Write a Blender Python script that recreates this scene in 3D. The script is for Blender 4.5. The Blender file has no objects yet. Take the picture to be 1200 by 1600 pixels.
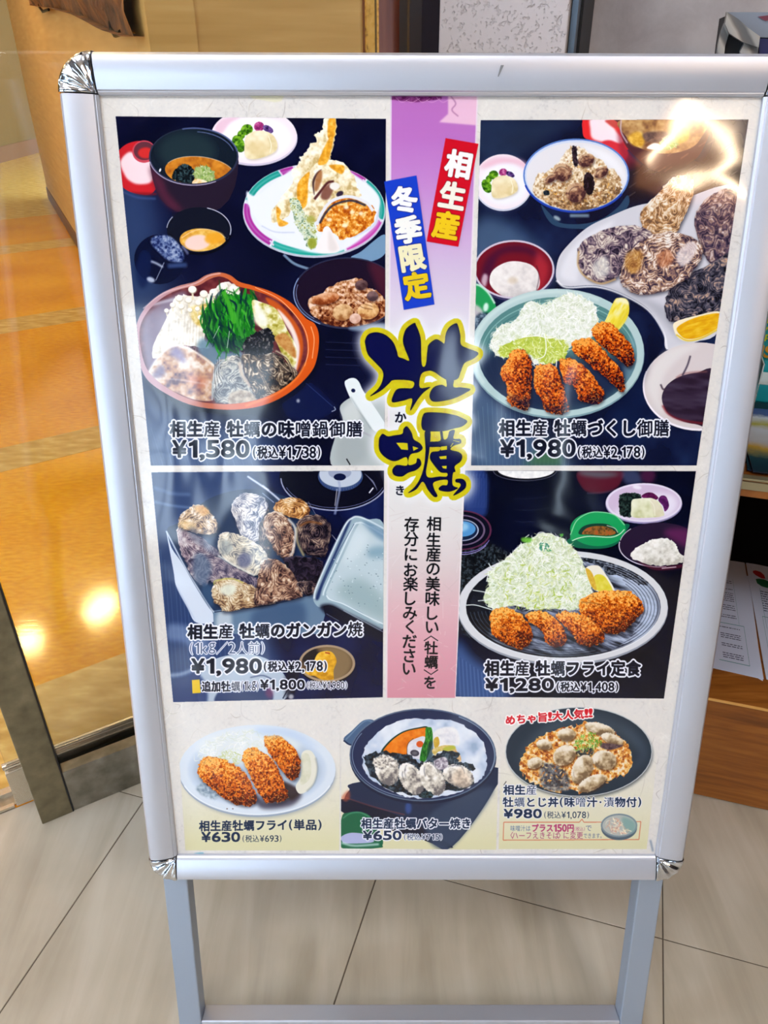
import bpy, bmesh, math, random
import numpy as np
from mathutils import Vector, Matrix

EXPOSURE, SKY, LAMP_IN, LAMP_OUT, GLOBE, SHADE, COATR, WAVE = 0., 11., 140., 16.5, 130., 5., .085, .4

S = bpy.context.scene
COL = S.collection
# ------------------------------------------------------------------ camera
FPX, CAMH = 1200.0, 1.17                       # focal length in pixels of the 1200x1600 frame, eye height
_d = np.array([12., 1980., 1200.]); _d /= np.linalg.norm(_d)      # world "down" seen from the camera
ZU = -_d; _z = np.array([0., 0., 1.]); YF = _z-_z.dot(ZU)*ZU; YF /= np.linalg.norm(YF); XR = np.cross(YF, ZU)
RW = np.array([XR, YF, ZU])                    # camera (x right, y down, z forward) -> world
cam = bpy.data.cameras.new('camera'); camo = bpy.data.objects.new('camera', cam); COL.objects.link(camo)
cam.sensor_fit = 'HORIZONTAL'; cam.sensor_width = 36.; cam.lens = 36.*FPX/1200.; cam.clip_start = .02
cx, cy, cz = RW@np.array([1., 0, 0]), RW@np.array([0, -1., 0]), RW@np.array([0, 0, -1.])
camo.matrix_world = Matrix(((cx[0], cy[0], cz[0], 0), (cx[1], cy[1], cz[1], 0), (cx[2], cy[2], cz[2], CAMH), (0, 0, 0, 1)))
S.camera = camo
# ------------------------------------------------------------------ exposure, daylight
S.view_settings.view_transform = 'Standard'; S.view_settings.look = 'None'
S.view_settings.gamma = 1.0; S.view_settings.use_curve_mapping = False
S.view_settings.exposure = EXPOSURE
W = bpy.data.worlds.new('daylight'); S.world = W; W.use_nodes = True
_b = W.node_tree.nodes['Background']; _b.inputs[0].default_value = (.68, .82, 1., 1); _b.inputs[1].default_value = SKY
S.cycles.use_denoising = True; S.cycles.caustics_reflective = False; S.cycles.caustics_refractive = False; S.cycles.max_bounces = 8; S.cycles.diffuse_bounces = 4; S.cycles.transparent_max_bounces = 12

# ------------------------------------------------------------------ measuring helpers
C0 = np.array([0, 0, CAMH])
def ray(x, y): return RW@np.array([(x-600)/FPX, (y-800)/FPX, 1.])
def onz(x, y, z=0.): r = ray(x, y); return C0+r*((z-CAMH)/r[2])
def onpl(x, y, p, n): r = ray(x, y); return C0+r*(np.dot(np.array(p)-C0, n)/np.dot(r, n))
def px(p): q = RW.T@(np.array(p)-C0); return 600+FPX*q[0]/q[2], 800+FPX*q[1]/q[2]
def dirn(a): a = math.radians(a); return np.array([math.cos(a), math.sin(a), 0.]), np.array([-math.sin(a), math.cos(a), 0.])
ZV = np.array([0, 0, 1.])
DU, DN = dirn(29.7); DO = np.array([-.455, .960, 0.])          # the glass front: along, into the shop, a point on it
TU, TN_ = dirn(-17.0)                                           # paving, pillar and rack run this way
CO = np.array([.553, .931, 0.])                                 # a point at the foot of the rack

# ------------------------------------------------------------------ mesh and object helpers
def lin(c):
    return tuple((v/255./12.92 if v/255. <= .04045 else ((v/255.+.055)/1.055)**2.4) for v in c)
class MB:
    def __init__(s): s.v = []; s.f = []; s.m = []
    def add(s, vs, fs, m=0):
        o = len(s.v); s.v += [tuple(map(float, v)) for v in vs]; s.f += [tuple(i+o for i in f) for f in fs]; s.m += [m]*len(fs)
    def quad(s, a, b, c, d, m=0): s.add([a, b, c, d], [(0, 1, 2, 3)], m)
    def box(s, o, a, b, c, m=0):
        """corner o and three edge vectors (right-handed for outward faces)"""
        o, a, b, c = map(np.array, (o, a, b, c))
        if np.dot(np.cross(a, b), c) < 0: a, b = b, a
        vs = [o, o+a, o+a+b, o+b, o+c, o+a+c, o+a+b+c, o+b+c]
        s.add(vs, [(0, 3, 2, 1), (4, 5, 6, 7), (0, 1, 5, 4), (1, 2, 6, 5), (2, 3, 7, 6), (3, 0, 4, 7)], m)
    def bbox(s, o, a, b, c, r=.002, m=0, seg=2):
        """box with rounded edges"""
        bm = bmesh.new(); t = MB(); t.box(o, a, b, c)
        vs = [bm.verts.new(v) for v in t.v]; [bm.faces.new([vs[i] for i in f]) for f in t.f]
        bmesh.ops.bevel(bm, geom=list(bm.edges), offset=r, segments=seg, profile=.5, affect='EDGES', clamp_overlap=True)
        bm.verts.index_update(); s.add([tuple(v.co) for v in bm.verts], [tuple(v.index for v in f.verts) for f in bm.faces], m); bm.free()
    def strip(s, A, B, close=False, m=0):
        n = len(A); o = len(s.v); s.v += [tuple(map(float, v)) for v in A]+[tuple(map(float, v)) for v in B]
        for i in range(n if close else n-1):
            j = (i+1) % n; s.f.append((o+i, o+j, o+n+j, o+n+i)); s.m.append(m)
    def loft(s, rings, close=True, caps=True, m=0):
        o = len(s.v); n = len(rings[0])
        for r in rings: s.v += [tuple(map(float, v)) for v in r]
        for k in range(len(rings)-1):
            for i in range(n if close else n-1):
                j = (i+1) % n; s.f.append((o+k*n+i, o+k*n+j, o+(k+1)*n+j, o+(k+1)*n+i)); s.m.append(m)
        if caps and close:
            s.f.append(tuple(o+i for i in range(n))[::-1]); s.m.append(m); s.f.append(tuple(o+(len(rings)-1)*n+i for i in range(n))); s.m.append(m)
    def tube(s, pts, r, n=10, m=0):
        pts = [np.array(p, float) for p in pts]; rings = []
        for i, p in enumerate(pts):
            t = pts[min(i+1, len(pts)-1)]-pts[max(i-1, 0)]; t /= np.linalg.norm(t)
            u = np.cross(t, [0, 0, 1.] if abs(t[2]) < .9 else [1., 0, 0]); u /= np.linalg.norm(u); w = np.cross(t, u)
            rings.append([p+r*(math.cos(a)*u+math.sin(a)*w) for a in np.linspace(0, 2*math.pi, n, endpoint=False)])
        s.loft(rings, m=m)
    def build(s, name, mats, parent=None, smooth=False, **props):
        me = bpy.data.meshes.new(name)
        off = np.array(parent['_o'] if parent is not None and '_o' in parent else (0, 0, 0))
        me.from_pydata([tuple(np.array(v)-off) for v in s.v], [], s.f)
        mats = mats if isinstance(mats, (list, tuple)) else [mats]
        for k in mats: me.materials.append(k)
        if len(mats) > 1: me.polygons.foreach_set('material_index', s.m)
        bm = bmesh.new(); bm.from_mesh(me); bmesh.ops.recalc_face_normals(bm, faces=bm.faces); bm.to_mesh(me); bm.free()
        if smooth:
            me.polygons.foreach_set('use_smooth', [True]*len(me.polygons))
            try: me.set_sharp_from_angle(angle=math.radians(35))
            except Exception: pass
        o = bpy.data.objects.new(name, me); COL.objects.link(o)
        if parent is not None: o.parent = parent; o['_o'] = [0., 0., 0.] if '_o' not in parent else list(parent['_o'])
        for k, v in props.items(): o[k] = v
        return o
def thing(name, loc, label, cat, group=None):
    o = bpy.data.objects.new(name, None); COL.objects.link(o); o.empty_display_size = .05
    o.location = tuple(map(float, loc)); o['_o'] = [float(v) for v in loc]; o['label'] = label; o['category'] = cat
    if group: o['group'] = group
    return o
def structure(o): o['kind'] = 'structure'; return o

# ------------------------------------------------------------------ materials
def mat(name, col=(200, 200, 200), rough=.5, metal=0., spec=.5, **k):
    m = bpy.data.materials.new(name); m.use_nodes = True; b = m.node_tree.nodes['Principled BSDF']
    b.inputs['Base Color'].default_value = (*lin(col), 1); b.inputs['Roughness'].default_value = rough
    b.inputs['Metallic'].default_value = metal; b.inputs['Specular IOR Level'].default_value = spec
    for a, v in k.items(): b.inputs[a.replace('_', ' ')].default_value = v
    return m
def nd(m, t, **k):
    n = m.node_tree.nodes.new(t)
    for a, v in k.items(): setattr(n, a, v)
    return n
def lk(m, a, b): m.node_tree.links.new(a, b)
def coords(m, scale=(1, 1, 1), rot=(0, 0, 0), kind='Object'):
    t = nd(m, 'ShaderNodeTexCoord'); p = nd(m, 'ShaderNodeMapping'); p.inputs['Scale'].default_value = scale; p.inputs['Rotation'].default_value = rot
    lk(m, t.outputs[kind], p.inputs['Vector']); return p.outputs[0]
def noise(m, vec, scale, detail=4, rough=.5, dist=0.):
    n = nd(m, 'ShaderNodeTexNoise'); n.inputs['Scale'].default_value = scale; n.inputs['Detail'].default_value = detail; n.inputs['Roughness'].default_value = rough; n.inputs['Distortion'].default_value = dist
    lk(m, vec, n.inputs['Vector']); return n.outputs['Fac']
def cramp(m, fac, stops):
    r = nd(m, 'ShaderNodeValToRGB'); e = r.color_ramp.elements
    while len(e) < len(stops): e.new(.5)
    for i, (p, c) in enumerate(stops): e[i].position = p; e[i].color = (*lin(c), 1)
    lk(m, fac, r.inputs[0]); return r.outputs[0]
def tobase(m, s): lk(m, s, m.node_tree.nodes['Principled BSDF'].inputs['Base Color'])
def bump(m, fac, strength=.2, dist=.002, to='Normal'):
    b = nd(m, 'ShaderNodeBump'); b.inputs['Strength'].default_value = strength; b.inputs['Distance'].default_value = dist
    lk(m, fac, b.inputs['Height']); lk(m, b.outputs[0], m.node_tree.nodes['Principled BSDF'].inputs[to])
def emit(name, col, s):
    m = bpy.data.materials.new(name); m.use_nodes = True; t = m.node_tree; t.nodes.clear()
    e = t.nodes.new('ShaderNodeEmission'); o = t.nodes.new('ShaderNodeOutputMaterial'); e.inputs[0].default_value = (*lin(col), 1); e.inputs[1].default_value = s
    t.links.new(e.outputs[0], o.inputs[0]); return m
def wood(name, stops, scale=(1, 1, 1), rot=(0, 0, 0), rough=.4, k=6., spec=.5):
    m = mat(name, rough=rough, spec=spec); v = coords(m, scale, rot); n = noise(m, v, k, 6, .6, .6); tobase(m, cramp(m, n, stops)); bump(m, n, .12, .001); return m

M = {}
def materials():
    a = M['alu'] = mat('anodised_aluminium', (204, 208, 220), .40, .65); bump(a, noise(a, coords(a, (1, 1, 60)), 60, 2), .03, .0005)
    M['alu_leg'] = mat('leg_aluminium', (166, 180, 200), .45, .55)
    c = M['chrome'] = mat('chrome', (214, 220, 230), .12, 1.); bump(c, noise(c, coords(c), 170, 3), .25, .0006)
    M['rubber'] = mat('rubber', (36, 36, 38), .7)
    M['backing'] = mat('backing_board', (150, 152, 156), .6)
    M['scuff'] = mat('scuff', (120, 122, 128), .6)
    s = M['steel'] = mat('brushed_steel', (150, 146, 136), .34, .85); n = noise(s, coords(s, (1, 1, 1)), 26, 5); tobase(s, cramp(s, n, [(.3, (120, 116, 104)), (.55, (150, 146, 136)), (.75, (176, 172, 160))])); bump(s, noise(s, coords(s, (8, 8, 200)), 8, 2), .05, .0005)
    s2 = M['steel_post'] = mat('dull_steel', (122, 112, 86), .5, .45); n = noise(s2, coords(s2), 30, 6); tobase(s2, cramp(s2, n, [(.3, (100, 92, 70)), (.6, (128, 118, 92)), (.8, (146, 136, 110))])); 
    M['steel_bright'] = mat('bright_steel', (206, 198, 182), .25, .8)
    M['gap'] = mat('dark_gasket', (16, 18, 24), .6)
    # glass
    g = bpy.data.materials.new('clear_glass'); g.use_nodes = True; t = g.node_tree; t.nodes.clear()
    o = t.nodes.new('ShaderNodeOutputMaterial'); mx = t.nodes.new('ShaderNodeMixShader'); tr = t.nodes.new('ShaderNodeBsdfTransparent'); gl = t.nodes.new('ShaderNodeBsdfGlossy'); fr = t.nodes.new('ShaderNodeFresnel')
    tr.inputs[0].default_value = (.96, .98, .97, 1); gl.inputs['Roughness'].default_value = .01; fr.inputs[0].default_value = 1.35
    t.links.new(fr.outputs[0], mx.inputs[0]); t.links.new(tr.outputs[0], mx.inputs[1]); t.links.new(gl.outputs[0], mx.inputs[2]); t.links.new(mx.outputs[0], o.inputs[0]); M['glass'] = g
    # paving tiles: greige with slanting streaks
    for i, (lo, mi, hi) in enumerate((((166, 156, 138), (186, 176, 158), (202, 194, 178)), ((160, 150, 134), (182, 172, 156), (198, 190, 176)), ((170, 160, 142), (190, 180, 160), (206, 198, 180)))):
        f = M['tile%d' % i] = mat('floor_tile_%d' % i, rough=.2, spec=.45)
        v = coords(f, (9, 1.1, 1), (0, 0, math.radians(-17+24))); n1 = noise(f, v, 2.2, 5, .55, .4); n2 = noise(f, coords(f), 3.5, 4); n3 = noise(f, coords(f), 140, 2)
        a_ = nd(f, 'ShaderNodeMath', operation='ADD'); lk(f, n1, a_.inputs[0]); lk(f, n2, a_.inputs[1]); h = nd(f, 'ShaderNodeMath', operation='MULTIPLY'); h.inputs[1].default_value = .5; lk(f, a_.outputs[0], h.inputs[0])
        tobase(f, cramp(f, h.outputs[0], [(.36, lo), (.5, mi), (.64, hi)])); bump(f, n3, .04, .0006)
        f.node_tree.nodes['Principled BSDF'].inputs['Roughness'].default_value = .13
    M['joint'] = mat('tile_joint', (92, 82, 70), .8)
    fo = M['orange'] = mat('orange_flooring', rough=.09, spec=.55)
    n = noise(fo, coords(fo, (1.2, 3.2, 1), (0, 0, math.radians(-33))), 30, 5, .6); n2 = noise(fo, coords(fo), 1.6, 2); a_ = nd(fo, 'ShaderNodeMath', operation='ADD'); lk(fo, n, a_.inputs[0]); lk(fo, n2, a_.inputs[1]); h = nd(fo, 'ShaderNodeMath', operation='MULTIPLY'); h.inputs[1].default_value = .5; lk(fo, a_.outputs[0], h.inputs[0])
    tobase(fo, cramp(fo, h.outputs[0], [(.38, (200, 126, 4)), (.5, (220, 148, 10)), (.62, (236, 172, 28))])); bump(fo, n, .07, .001)
    fb = M['beige'] = mat('beige_flooring', rough=.2, spec=.5); n = noise(fb, coords(fb, (1.2, 3, 1), (0, 0, math.radians(-33))), 12, 5); tobase(fb, cramp(fb, n, [(.35, (186, 146, 70)), (.55, (206, 168, 90)), (.7, (222, 188, 112))])); bump(fb, n, .06, .001)
    yw = M['yellow'] = mat('yellow_wall', rough=.7); n = noise(yw, coords(yw, (1, 1, 14)), 3, 4); tobase(yw, cramp(yw, n, [(.3, (188, 142, 74)), (.6, (200, 154, 86)), (.8, (208, 166, 100))]))
    ol = M['olive'] = mat('olive_wall', (104, 80, 38), .8)
    M['skirt'] = mat('brown_skirting', (112, 78, 52), .6)
    tb = M['tan_board'] = mat('tan_cork_board', rough=.8); n = noise(tb, coords(tb), 60, 4); tobase(tb, cramp(tb, n, [(.3, (140, 96, 30)), (.45, (206, 152, 60)), (.7, (220, 168, 84))]))
    wp = M['dark_wood'] = wood('dark_red_wood', [(.3, (84, 34, 18)), (.5, (110, 52, 28)), (.7, (124, 74, 44))], (6, 6, .5), k=3)
    M['slate_metal'] = mat('slate_metal', (96, 112, 130), .4, .4)
    M['dark_frame'] = mat('dark_frame', (34, 30, 42), .4, .3)
    pl = M['plaster'] = mat('rough_plaster', (214, 206, 208), .85)
    v = coords(pl); vo = nd(pl, 'ShaderNodeTexVoronoi'); vo.inputs['Scale'].default_value = 95; lk(pl, v, vo.inputs['Vector']); n = noise(pl, v, 260, 3, .5); n2 = noise(pl, v, 90, 2)
    a_ = nd(pl, 'ShaderNodeMath', operation='MULTIPLY'); lk(pl, n, a_.inputs[0]); lk(pl, n2, a_.inputs[1]); bump(pl, cramp(pl, a_.outputs[0], [(.13, (0, 0, 0)), (.20, (255, 255, 255))]), .7, .003)
    pw = M['panel_wall'] = mat('scuffed_panel', rough=.5); n = noise(pw, coords(pw, (1, 1, 1)), 9, 6, .7, .3); n2 = noise(pw, coords(pw), 2.2, 3); a_ = nd(pw, 'ShaderNodeMath', operation='MULTIPLY_ADD'); a_.inputs[1].default_value = .35; lk(pw, n, a_.inputs[0]); lk(pw, n2, a_.inputs[2]); tobase(pw, cramp(pw, a_.outputs[0], [(.44, (176, 168, 170)), (.58, (206, 200, 202)), (.72, (214, 210, 212)), (.9, (206, 192, 194))]))
    M['hall_wall'] = mat('hall_wall', (120, 116, 112), .7); M['hall_dark'] = mat('hall_dark', (24, 25, 32), .6)
    M['ceiling'] = mat('ceiling_white', (226, 224, 220), .8)
    M['rack'] = wood('rack_wood', [(.3, (104, 54, 14)), (.5, (132, 74, 22)), (.68, (150, 90, 32))], (1.2, 1.2, 16), (0, 0, 0), .38, 5.)
    M['rack_top'] = wood('rack_wood_top', [(.3, (120, 66, 20)), (.5, (156, 92, 34)), (.7, (176, 112, 50))], (1.4, 14, 1), (0, 0, math.radians(17)), .35, 5.)
    M['rack_edge'] = mat('rack_edge', (214, 158, 84), .35)
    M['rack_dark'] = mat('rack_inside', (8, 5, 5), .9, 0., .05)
    M['edge_metal'] = mat('shelf_strip', (170, 160, 128), .35, .6)
    M['paper'] = mat('printed_paper', (206, 214, 236), .6); M['ink'] = mat('ink', (44, 50, 92), .6); M['teal_ink'] = mat('teal_ink', (92, 150, 160), .6)
    M['chili'] = mat('chili_red', (176, 30, 40), .5); M['leaf'] = mat('leaf_green', (24, 96, 60), .6)
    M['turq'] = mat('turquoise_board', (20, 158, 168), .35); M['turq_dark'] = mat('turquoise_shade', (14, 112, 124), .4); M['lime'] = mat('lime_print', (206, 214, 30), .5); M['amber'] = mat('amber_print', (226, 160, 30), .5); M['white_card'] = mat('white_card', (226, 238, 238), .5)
    M['cover_dark'] = mat('cover_navy', (16, 24, 44), .25)
    cb = M['cover'] = mat('brochure_cover', rough=.25); 
    v = coords(cb, kind='Generated'); sx = nd(cb, 'ShaderNodeSeparateXYZ'); lk(cb, v, sx.inputs[0]); n = noise(cb, v, 4, 4, .6); a_ = nd(cb, 'ShaderNodeMath', operation='MULTIPLY_ADD'); a_.inputs[1].default_value = .22; lk(cb, n, a_.inputs[0]); lk(cb, sx.outputs['Y'], a_.inputs[2])
    tobase(cb, cramp(cb, a_.outputs[0], [(.30, (20, 28, 46)), (.34, (80, 84, 60)), (.46, (206, 160, 30)), (.56, (196, 190, 190)), (.74, (216, 218, 226)), (.84, (186, 176, 50)), (.95, (226, 232, 240)), (1., (60, 80, 160))]))
    gb = M['grey_crate'] = mat('grey_plastic', (150, 148, 146), .35); wv = nd(gb, 'ShaderNodeTexWave'); wv.inputs['Scale'].default_value = 16; wv.inputs['Distortion'].default_value = 3; lk(gb, coords(gb, (1, 1, 1), (0, .7, .4)), wv.inputs['Vector']); tobase(gb, cramp(gb, wv.outputs['Fac'], [(.2, (104, 102, 100)), (.7, (168, 164, 158))])); bump(gb, wv.outputs['Fac'], .5, .004)
    M['grey_top'] = mat('grey_lid', (134, 140, 152), .35)
    M['navy_mark'] = mat('navy_mark', (30, 30, 84), .5); M['maroon_mark'] = mat('maroon_mark', (110, 40, 60), .5)
    cw = M['carved'] = wood('carved_wood', [(.3, (40, 18, 8)), (.5, (120, 64, 22)), (.7, (180, 112, 44))], (1, 1, 1), k=9., rough=.45); bump(cw, noise(cw, coords(cw), 26, 5, .7, 2.), 1., .02)
    M['hook'] = mat('black_iron', (24, 18, 14), .4, .6)
    M['lamp_warm'] = emit('warm_lamp', (255, 214, 150), LAMP_IN); M['lamp_cool'] = emit('white_fill', (250, 251, 255), LAMP_OUT); M['shade'] = emit('lit_lampshade', (232, 150, 92), SHADE); M['lamp_globe'] = emit('globe_lamp', (255, 226, 188), GLOBE)
materials()

# ------------------------------------------------------------------ printed sheet (a computed picture, painted stroke by stroke)
CS = 2.0                      # canvas texels per traced unit
CX0, CY0, CX1, CY1 = 130, 130, 1215, 1360
CW, CH = int((CX1-CX0)*CS), int((CY1-CY0)*CS)
rng = np.random.default_rng(7)

def vnoise(w, h, cx, cy=None, seed=0):
    cy = cy or cx
    r = np.random.default_rng(seed)
    gw, gh = int(w/cx)+3, int(h/cy)+3
    g = r.random((gh, gw), dtype=np.float32)
    xs = np.arange(w, dtype=np.float32)/cx; ys = np.arange(h, dtype=np.float32)/cy
    xi = xs.astype(int); yi = ys.astype(int)
    xf = xs-xi; yf = ys-yi
    xf = xf*xf*(3-2*xf); yf = (yf*yf*(3-2*yf))[:, None]
    top = g[yi][:, xi]*(1-xf)+g[yi][:, xi+1]*xf
    bot = g[yi+1][:, xi]*(1-xf)+g[yi+1][:, xi+1]*xf
    return top*(1-yf)+bot*yf

def fbm(w, h, c, seed=0, oct=3, gain=.55):
    a = np.zeros((h, w), np.float32); amp = 1; t = 0
    for i in range(oct):
        a += amp*vnoise(w, h, max(c/2**i, 1.2), None, seed+i*31); t += amp; amp *= gain
    a /= t
    return (a-a.mean())/(a.std()+1e-6)*.2+.5

canvas = np.zeros((CH, CW, 3), np.float32)
def C3(c): return np.array(c, np.float32)/255.

def spline(pts, n=6, closed=True):
    p = np.array(pts, np.float32)
    if len(p) < 3: return p
    if closed: P = np.vstack([p[-1:], p, p[:2]])
    else: P = np.vstack([p[:1]*2-p[1:2], p, p[-1:]*2-p[-2:-1]])
    out = []
    t = np.linspace(0, 1, n, endpoint=False)[:, None]
    for i in range(1, len(P)-2):
        a, b, c, d = P[i-1], P[i], P[i+1], P[i+2]
        out.append(.5*((2*b)+(-a+c)*t+(2*a-5*b+4*c-d)*t*t+(-a+3*b-3*c+d)*t**3))
    if not closed: out.append(P[-2:-1])
    return np.vstack(out)

def raster(contours, pad=2, SS=3):
    """anti-aliased non-zero fill; contours in traced units -> (mask, x0, y0) in texels"""
    cs = [(np.asarray(c, np.float32)-[CX0, CY0])*CS for c in contours]
    allp = np.vstack(cs)
    x0 = max(int(allp[:, 0].min())-pad, 0); y0 = max(int(allp[:, 1].min())-pad, 0)
    x1 = min(int(allp[:, 0].max())+pad+2, CW); y1 = min(int(allp[:, 1].max())+pad+2, CH)
    if x1 <= x0 or y1 <= y0: return None
    w, h = x1-x0, y1-y0
    acc = np.zeros((h*SS, w+2), np.float32)
    for c in cs:
        q = np.roll(c, -1, 0)
        for (ax, ay), (bx, by) in zip(c-[x0, y0], q-[x0, y0]):
            if ay == by: continue
            s = 1. if by > ay else -1.
            if s < 0: ax, ay, bx, by = bx, by, ax, ay
            r0 = max(int(math.ceil(ay*SS-.5)), 0); r1 = min(int(math.ceil(by*SS-.5)), h*SS)
            if r1 <= r0: continue
            r = np.arange(r0, r1)
            x = np.clip(ax+(bx-ax)*(((r+.5)/SS)-ay)/(by-ay), 0, w)
            xi = x.astype(int); xf = x-xi
            acc[r, xi] += s*(1-xf); acc[r, xi+1] += s*xf
    m = np.clip(np.abs(np.cumsum(acc, 1)[:, :w]), 0, 1).reshape(h, SS, w).mean(1)
    return m, x0, y0

def blur1(a, r):
    r = int(max(1, round(r)))
    for ax in (0, 1):
        p = [(0, 0), (0, 0)]; p[ax] = (r+1, r)
        c = np.cumsum(np.pad(a, p), ax, dtype=np.float64)
        n = a.shape[ax]
        hi = np.take(c, np.arange(2*r+1, 2*r+1+n), ax); lo = np.take(c, np.arange(0, n), ax)
        a = ((hi-lo)/(2*r+1)).astype(np.float32)
    return a
def blur(a, r): return blur1(blur1(a, r), r)

def expand(mk, p):
    """give a mask room of p texels on every side, inside the canvas"""
    m, x0, y0 = mk
    X0, Y0 = max(x0-p, 0), max(y0-p, 0); X1, Y1 = min(x0+m.shape[1]+p, CW), min(y0+m.shape[0]+p, CH)
    o = np.zeros((Y1-Y0, X1-X0), np.float32); o[y0-Y0:y0-Y0+m.shape[0], x0-X0:x0-X0+m.shape[1]] = m
    return o, X0, Y0
def dilate(mk, r):
    m, x0, y0 = expand(mk, int(r)+2)
    o = m.copy(); h, w = m.shape
    for rr in ([r] if r < 2.5 else [r, r*.55] if r < 8 else [r, r*.85, r*.65, r*.4]):
        n = 12 if r < 4 else 24 if r < 8 else 64
        for k in range(n):
            dx = int(round(rr*math.cos(2*math.pi*k/n))); dy = int(round(rr*math.sin(2*math.pi*k/n)))
            a = m[max(0, -dy):h-max(0, dy), max(0, -dx):w-max(0, dx)]
            o2 = o[max(0, dy):h+min(0, dy), max(0, dx):w+min(0, dx)]
            np.maximum(o2, a, out=o2)
    return o, x0, y0
def soften(mk, r):
    m, x0, y0 = expand(mk, int(r*2)+2)
    return blur(m, r), x0, y0

CLIP = None
def comp(mk, col, a=1.):
    """lay colour (rgb or h*w*3 array) over the canvas through a mask"""
    if mk is None: return
    m, x0, y0 = mk; h, w = m.shape
    m = m*a
    if CLIP is not None: m = m*CLIP[y0:y0+h, x0:x0+w]
    v = canvas[y0:y0+h, x0:x0+w]
    c = C3(col) if not (isinstance(col, np.ndarray) and col.ndim == 3) else col
    v += (c-v)*m[..., None]
def fullmask(contours):
    f = np.zeros((CH, CW), np.float32); mk = raster(contours)
    m, x0, y0 = mk; f[y0:y0+m.shape[0], x0:x0+m.shape[1]] = m
    return f
def mul(a, b):
    """mask a limited by mask b"""
    m, x0, y0 = a; n, u0, v0 = b
    o = np.zeros_like(m)
    xa, ya = max(x0, u0), max(y0, v0); xb, yb = min(x0+m.shape[1], u0+n.shape[1]), min(y0+m.shape[0], v0+n.shape[0])
    if xb > xa and yb > ya:
        o[ya-y0:yb-y0, xa-x0:xb-x0] = m[ya-y0:yb-y0, xa-x0:xb-x0]*n[ya-v0:yb-v0, xa-u0:xb-u0]
    return o, x0, y0

def ell(cx, cy, rx, ry, rot=0, a0=0, a1=360, n=48):
    t = np.radians(np.linspace(a0, a1, n, endpoint=(a1-a0) < 360)); r = math.radians(rot)
    x, y = rx*np.cos(t), ry*np.sin(t)
    return np.stack([cx+x*math.cos(r)-y*math.sin(r), cy+x*math.sin(r)+y*math.cos(r)], 1)
def P(pts, col, a=1., soft=0, smooth=True, clip=None):
    mk = raster([spline(pts) if smooth else pts])
    if mk is None: return None
    if soft: mk = soften(mk, soft*CS)
    if clip is not None: mk = mul(mk, clip)
    comp(mk, col, a); return mk
def E(cx, cy, rx, ry, col, rot=0, a=1., soft=0, clip=None):
    return P(ell(cx, cy, rx, ry, rot), col, a, soft, False, clip)
def L(pts, w, col, a=1., soft=0, smooth=True, taper=False, clip=None):
    """brushed line"""
    p = spline(pts, 5, False) if smooth and len(pts) > 2 else np.array(pts, np.float32)
    d = np.gradient(p, axis=0); n = np.stack([-d[:, 1], d[:, 0]], 1); n /= (np.linalg.norm(n, axis=1, keepdims=True)+1e-6)
    ww = np.full(len(p), w/2.)
    if taper: ww = ww*np.sin(np.linspace(.25, math.pi-.15, len(p)))
    q = np.vstack([p+n*ww[:, None], (p-n*ww[:, None])[::-1]])
    mk = raster([q], SS=2)
    if mk is None: return
    if soft: mk = soften(mk, soft*CS)
    if clip is not None: mk = mul(mk, clip)
    comp(mk, col, a)
def ring(cx, cy, rx, ry, w, col, a0=0, a1=360, rot=0, a=1., soft=0, clip=None):
    L(ell(cx, cy, rx, ry, rot, a0, a1 if a1-a0 < 360 else a0+359.9, 50), w, col, a, soft, False, clip=clip)

_sd = [100]
def ramp(v, cols):
    cols = np.array(cols, np.float32)/255.; n = len(cols)-1
    v = np.clip(v, 0, .9999)*n; i = v.astype(int); f = (v-i)[..., None]
    return cols[i]*(1-f)+cols[i+1]*f
def N(pts, cols, cell=4, con=1.15, oct=3, soft=0, a=1., smooth=True, clip=None, ang=None, st=4., shade=0, rag=0):
    """mottled fill; ang/st stretch the grain, shade darkens towards the lower rim of the piece, rag roughens the outline"""
    q = spline(pts) if smooth else np.array(pts, np.float32)
    if rag:
        r = np.random.default_rng(_sd[0]); q = spline(q, 2) if len(q) < 60 else q
        q = q+r.normal(0, rag, q.shape)
    mk = raster([q])
    if mk is None: return None
    if soft: mk = soften(mk, soft*CS)
    if clip is not None: mk = mul(mk, clip)
    m = mk[0]; h, w = m.shape; _sd[0] += 1; c = cell*CS
    if ang is None: f = fbm(w, h, c, _sd[0]*7, oct)
    else:
        D = int(math.hypot(w, h))+4
        g = fbm(int(D/st)+4, D, c/st*1.6, _sd[0]*7, oct)
        yy, xx = np.mgrid[0:h, 0:w].astype(np.float32); xx -= w/2; yy -= h/2; t = math.radians(ang)
        u = (xx*math.cos(t)+yy*math.sin(t)+D/2)/st; v = (-xx*math.sin(t)+yy*math.cos(t)+D/2)
        f = g[np.clip(v.astype(int), 0, g.shape[0]-1), np.clip(u.astype(int), 0, g.shape[1]-1)]
    f = (f-.5)*min(con, 1.5)*.9+.5
    if shade:
        b = blur(m, min(h, w)*.16+1); gy, gx = np.gradient(b)
        k = (gy*.8+gx*.45); k = k/(np.abs(k).max()+1e-6)
        f = f+k*shade*m
    comp(mk, ramp(f, cols), a); return mk
FRY = [(66, 16, 8), (136, 44, 8), (190, 78, 8), (218, 104, 14), (236, 140, 34), (250, 186, 92)]
FRYD = [(40, 8, 20), (100, 24, 12), (160, 50, 8), (204, 80, 10), (232, 116, 20), (246, 166, 70)]
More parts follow.
